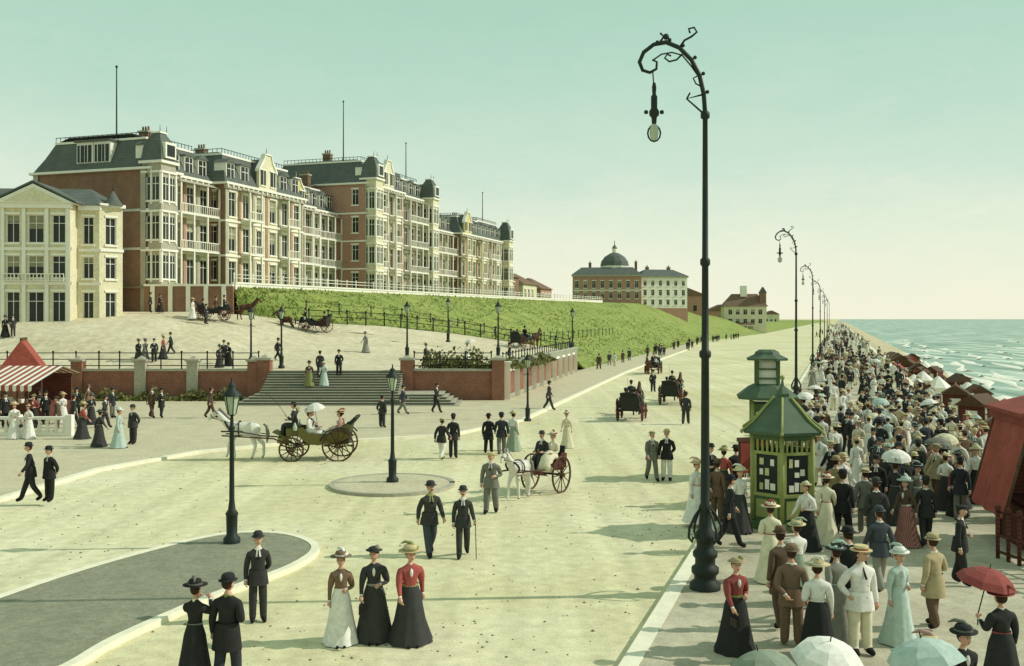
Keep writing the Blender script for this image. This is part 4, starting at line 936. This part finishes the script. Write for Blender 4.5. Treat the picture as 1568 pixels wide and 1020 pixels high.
mg=['m_stand','m_walk','m_walk2','m_cane','m_coat','m_boater']; wg=['w_stand','w_walk','w_bag','w_walk','w_stand','w_walk','w_bag','w_stand','w_walk','w_par']
mp=['mblack']*5+['mnavy','mnavy','mbrown','mgrey','mwhite','mmix','mtan','molive']; wp=['wwhite','wwhite','wwhite','wjack','wblack','wred','wteal','wblouse','wblouse','wcream','wcream','wpink','wgrey','wsage','wblack','wplaid']
def crowd(n,y0,y1,c0,c1,md=.6,pw=1.4):
    k=0;t=0
    while k<n and t<n*12:
        t+=1; y=y0+(y1-y0)*random.random()**pw; c=random.uniform(c0,c1); x=K*y+c
        if any((x-a)**2+(y-b_)**2<md*md for a,b_ in PLACED) or (x-KX)**2+(y-KY)**2<2.2: continue
        if math.hypot(x-W(37,-2.7)[0],y-37)<1.4 or math.hypot(x-W(67,-2.9)[0],y-67)<.7: continue
        k+=1; wmn=random.random()<.5; g=random.choice(wg if wmn else mg); p=random.choice(wp if wmn else mp)
        yw=random.choice((0,180))-18+random.uniform(-45,45)
        who(x,y,.13,g,p,yw,random.uniform(.65,.75) if random.random()<.08 else None)
crowd(110,28,62,1.0,5.9,.58,1.1); crowd(44,27.5,60,-2.9,1.0,.62,1.0); crowd(105,60,130,-2.5,5.8,.7,1.0); crowd(90,130,330,-3,5.8,.8,1.2); crowd(60,300,800,-8,5.5,1,1)
for i in range(34):
    y=random.uniform(110,300); c=interp(y,CB)+random.uniform(1,5); who(K*y+c,y,.0,random.choice(mg),random.choice(mp),random.choice((0,180))-18)
for i in range(40):
    y=random.uniform(60,190); c=random.uniform(8.5,17); who(K*y+c,y,zbeach(c),random.choice(wg),random.choice(wp),random.uniform(0,360))
# ---------------------------------------------------------------- horses and carriages
def horse(m_body,stride=1):
    b=MB()
    J={'ru':(-.68,0,1.34),'hp':(-.5,0,1.26),'ba':(-.1,0,1.2),'ch':(.36,0,1.23),'nb':(.6,0,1.4),'nm':(.82,0,1.66),'po':(.98,0,1.88),'hm':(1.14,0,1.78),'mz':(1.36,0,1.55)}
    Rr={'ru':.17,'hp':.25,'ba':.27,'ch':.25,'nb':.185,'nm':.135,'po':.09,'hm':.09,'mz':.055}
    E=[('ru','hp'),('hp','ba'),('ba','ch'),('ch','nb'),('nb','nm'),('nm','po'),('po','hm'),('hm','mz')]
    for s,n,f,h in((-1,'l',.14*stride,-.1*stride),(1,'r',-.1*stride,.16*stride)):
        J['st'+n]=(-.44+h*.4,s*.15,.95); J['ho'+n]=(-.68+h,s*.15,.57); J['hf'+n]=(-.64+h*1.4,s*.15,.17); J['hh'+n]=(-.57+h*1.4,s*.15,.045)
        J['eb'+n]=(.4,s*.14,.95); J['kn'+n]=(.44+f,s*.14,.55+(.06 if f>0 else 0)); J['ff'+n]=(.42+f*1.4,s*.14,.17+(.05 if f>0 else 0)); J['fh'+n]=(.48+f*1.5,s*.14,.045+(.03 if f>0 else 0))
        Rr.update({'st'+n:.14,'ho'+n:.068,'hf'+n:.05,'hh'+n:.058,'eb'+n:.11,'kn'+n:.062,'ff'+n:.046,'fh'+n:.056})
        E+=[('hp','st'+n),('st'+n,'ho'+n),('ho'+n,'hf'+n),('hf'+n,'hh'+n),('ch','eb'+n),('eb'+n,'kn'+n),('kn'+n,'ff'+n),('ff'+n,'fh'+n)]
    ks=list(J); ix={q:i for i,q in enumerate(ks)}
    vs,fs=skin([J[q] for q in ks],[(ix[a],ix[c]) for a,c in E],[Rr[q] for q in ks],ix['ba'],2)
    o=len(b.v); b.v+=vs
    for f in fs: b.f.append([i+o for i in f]); z=sum(vs[i][2] for i in f)/len(f); b.m.append(1 if z<.09 else 0); b.s.append(True)
    b.tube([(-.8,0,1.4),(-.92,0,1.3),(-.97,0,1.0),(-.93,0,.65)],[.04,.06,.075,.02],2,8)
    for s in(-1,1): b.tube([(.97,s*.05,1.93),(.96,s*.065,2.06)],[.035,.006],0,6); b.ball((1.1,s*.075,1.83),.018,1,6,4)
    for i in range(9):
        t=i/8; p=Vector((.5,0,1.52)).lerp(Vector((.94,0,1.98)),t); b.ball((p.x-.03,0,p.z+.0),(.06,.035,.08),2,7,5)
    def ring(c,r,m,ax,w=.025):
        pts=[]
        for k in range(17):
            a=k*math.pi/8; q=Vector((0,math.cos(a)*r,math.sin(a)*r)); q.rotate(Matrix.Rotation(ax,3,'Y')); pts.append(tuple(Vector(c)+q))
        b.tube(pts,w,m,5)
    ring((.52,0,1.3),.29,3,R(35),.04); ring((.12,0,1.22),.305,3,0); ring((1.2,0,1.72),.085,3,R(45),.012); ring((1.02,0,1.85),.1,3,R(40),.012)
    for s in(-1,1): b.tube([(1.25,s*.08,1.66),(.6,s*.2,1.5),(.1,s*.27,1.4)],.01,3,4); b.tube([(.52,s*.27,1.2),(-.9,s*.32,.95)],.018,3,4)
    return b.mesh('horse',[m_body,C_dark,C_hair if m_body is H_bay else C_grey,C_shoe])
HW=horse(H_white); HB_=horse(H_bay,-1)
def wheel(b,x,y,r,m):
    pts=[(x+r*math.cos(k*math.pi/12),y,r+.0+r*math.sin(k*math.pi/12)) for k in range(25)]; b.tube(pts,.035,m,6)
    for k in range(12):
        a=k*math.pi/6; b.tube([(x,y,r),(x+r*math.cos(a),y,r+r*math.sin(a))],[.025,.016],m,4)
    b.tube([(x,y-.12,r),(x,y+.12,r)],.07,m,8)
def carriage():
    b=MB()
    for y in(-.72,.72): wheel(b,-1.05,y,.6,1); wheel(b,.75,y,.46,1)
    b.tube([(-1.05,-.7,.6),(-1.05,.7,.6)],.04,2,6); b.tube([(.75,-.7,.46),(.75,.7,.46)],.04,2,6)
    for y in(-.55,.55):
        b.extrude([(-1.55,1.4),(-1.45,.9),(-1.1,.72),(-.3,.66),(-.05,.62),(.2,.72),(.5,.95),(.55,1.3),(.35,1.3),(.1,1.08),(-.7,1.05),(-1.1,1.2),(-1.3,1.42)],y-.03,y+.03,0)
        b.tube([(-1.6,y,.62),(-1.05,y,.52),(-.5,y,.62)],.025,2,5); b.tube([(.3,y,.6),(.75,y,.5),(1.2,y,.62)],.025,2,5)
        b.tube([(-1.65,y*1.35,1.0),(-1.4,y*1.35,1.25),(-1.05,y*1.35,1.3),(-.6,y*1.35,1.15),(-.35,y*1.35,.8)],.03,2,5)
        b.lathe(.62,y*1.15,[(.07,1.2),(.09,1.35),(.05,1.42),(.03,1.5)],3,6)
    b.box(-1.4,.3,-.52,.52,.62,.68,0); b.box(-1.45,-.9,-.51,.51,.69,1.0,2); b.cbox((-1.46,0,1.25),(.12,1.02,.55),2,ry=R(-14)); b.box(.0,.35,-.51,.51,.69,1.0,2)
    b.box(.5,1.0,-.45,.45,.95,1.25,0); b.cbox((1.25,0,1.0),(.6,.9,.05),0,ry=R(-25)); b.box(.5,.98,-.43,.43,1.251,1.33,2)
    for k in range(4): b.tube([(-1.5-.05*k,-.5,1.45+.06*k),(-1.62-.06*k,0,1.5+.07*k),(-1.5-.05*k,.5,1.45+.06*k)],.06,2,6)
    for y in(-.33,.33): b.tube([(.9,y,.6),(1.5,y,.85),(3.5,y,.98)],.03,1,5)
    return b
CM1=carriage().mesh('carriage',[mat('carriage_paint',L(120,112,60,.8),.6,.2,2),M_wood,M_iron,M_amber]); CM2=carriage().mesh('carriage',[M_iron,M_redd,M_iron,M_amber])
def rig(x,y,z,yaw,cm,hm,riders,driver=True,sc=1.0):
    a=R(yaw)
    def T(px,py): return x+sc*(px*math.cos(a)-py*math.sin(a)), y+sc*(px*math.sin(a)+py*math.cos(a))
    put('carriage',cm,(x,y,z),a,sc); hx,hy=T(2.75,0); put('horse',hm,(hx,hy,z),a,sc)
    if driver: px,py=T(.72,.15); who(px,py,z+.86*sc,'m_whip','mblack',yaw+90,.98*sc,'coachman')
    for px,py,g,p,yw in riders:
        qx,qy=T(px,py); who(qx,qy,z+.56*sc,g,p,yaw+90+yw,.95*sc)
x,y=G(480,703); rig(x,y,0.004,183,CM1,HW,[(-1.1,.25,'w_sit','wpink',0),(-1.1,-.25,'m_sit','mbrown',0),(.15,-.25,'m_sit','mnavy',180),(.15,.25,'w_sitp','wwhite',180),(.72,-.22,'w_sit','wolive',0)],sc=1.08)
x,y=G(968,642); rig(x,y,0.004,76,CM2,HB_,[(-1.1,.25,'m_sit','mblack',0),(-1.1,-.25,'w_sit','wblack',0)])
x,y=G(1030,618); rig(x,y,0.004,72,CM2,HB_,[(-1.1,.25,'m_sit','mnavy',0),(-1.1,-.25,'w_sit','wred',0)])
x,y=G(1000,572); rig(x,y,0.004,-108,CM2,HB_,[(-1.1,0,'w_sit','wwhite',0)])
for u,Y,yw,r in((330,88,10,1),(480,92,170,1),(800,100,60,0)):
    x=(u-784)/1500*Y; rig(x,Y,zplaza(Y,x-K*Y)+.0,yw,CM2,HB_,[(-1.1,0,'m_sit','mblack',0)])
b=MB()
for y in(-.62,.62): wheel(b,0,y,.62,1)
b.tube([(0,-.6,.62),(0,.6,.62)],.04,2,6); b.box(-.5,.5,-.48,.48,.78,.84,0)
for y in(-.5,.5): b.extrude([(-.55,1.3),(-.5,.8),(.5,.8),(.55,1.05),(.1,1.1),(-.3,1.35)],y-.03,y+.03,0); b.tube([(-.4,y,.75),(.6,y*.8,.85),(2.4,y*.62,.98)],.03,1,5)
b.box(-.4,.0,-.47,.47,.85,1.12,2); b.cbox((-.5,0,1.3),(.08,.9,.5),2,ry=R(-12)); b.cbox((.75,0,.72),(.5,.7,.04),0,ry=R(-20))
CART=b.mesh('cart',[M_redd,M_wood,M_iron])
x,y=G(836,752); a=R(-122); put('cart',CART,(x,y,0.004),a); hx,hy=x+1.75*math.cos(a),y+1.75*math.sin(a); put('horse',HW,(hx,hy,0.004),a,.86)
who(x-.15*math.sin(a)*-1,y,.72,'m_sit','mblack',-32,.95,'coachman'); who(x+.25,y-.12,.72,'w_sit','wcream',-32,.92); P(752,786,'m_cap','mgrey',-10)
# ---------------------------------------------------------------- light, sky, camera
SUN=Vector((.93,.06,.68)).normalized()
sd=bpy.data.lights.new('sun','SUN'); sd.energy=3.4; sd.angle=R(.5); sd.color=(1,.96,.88)
so=bpy.data.objects.new('sun',sd); SC.collection.objects.link(so); so.rotation_euler=(-SUN).to_track_quat('-Z','Y').to_euler(); so.location=(60,0,60)
wd=bpy.data.worlds.new('World'); SC.world=wd; wd.use_nodes=True; n=wd.node_tree.nodes; l=wd.node_tree.links; bg=n['Background']
sk=n.new('ShaderNodeTexSky'); sk.sky_type='NISHITA'; sk.sun_disc=False; sk.sun_elevation=math.asin(SUN.z); sk.sun_rotation=math.atan2(SUN.x,SUN.y)
tc=n.new('ShaderNodeTexCoord'); sp=n.new('ShaderNodeSeparateXYZ'); l.new(tc.outputs['Generated'],sp.inputs[0])
ns=n.new('ShaderNodeTexNoise'); ns.inputs['Scale'].default_value=3.5; ns.inputs['Detail'].default_value=12; ns.inputs['Roughness'].default_value=.8
mp=n.new('ShaderNodeMapping'); mp.inputs['Scale'].default_value=(1,1,3); l.new(tc.outputs['Generated'],mp.inputs[0]); l.new(mp.outputs[0],ns.inputs['Vector'])
ma=n.new('ShaderNodeMath'); ma.operation='MULTIPLY_ADD'; ma.inputs[1].default_value=.16; l.new(ns.outputs['Fac'],ma.inputs[0]); l.new(sp.outputs['Z'],ma.inputs[2])
rp=n.new('ShaderNodeValToRGB'); e=rp.color_ramp.elements; l.new(ma.outputs[0],rp.inputs['Fac'])
e[0].position=.08; e[0].color=L(246,246,222); e[1].position=1; e[1].color=L(178,202,192)
for ps,c in((.15,L(234,242,220)),(.23,L(206,230,212)),(.33,L(182,219,200)),(.42,L(170,212,192))): k=e.new(ps); k.color=c
vm=n.new('ShaderNodeMix'); vm.data_type='RGBA'; vm.blend_type='MULTIPLY'; vm.inputs['Factor'].default_value=1; vm.clamp_result=False
l.new(rp.outputs['Color'],vm.inputs['A']); vm.inputs['B'].default_value=(10.4,10.2,10.0,1)
mx=n.new('ShaderNodeMix'); mx.data_type='RGBA'; mx.inputs['Factor'].default_value=.94; l.new(sk.outputs[0],mx.inputs['A']); l.new(vm.outputs['Result'],mx.inputs['B'])
l.new(mx.outputs['Result'],bg.inputs['Color']); bg.inputs['Strength'].default_value=.1
cd=bpy.data.cameras.new('camera'); co=bpy.data.objects.new('camera',cd); SC.collection.objects.link(co); SC.camera=co
co.location=(0,0,6); co.rotation_euler=(math.pi/2,0,0); cd.sensor_width=36; cd.lens=36*1500/1568; cd.shift_y=-22/1568; cd.clip_end=40000; cd.clip_start=.1
SC.view_settings.view_transform='Standard'; SC.view_settings.look='None'; SC.view_settings.exposure=0
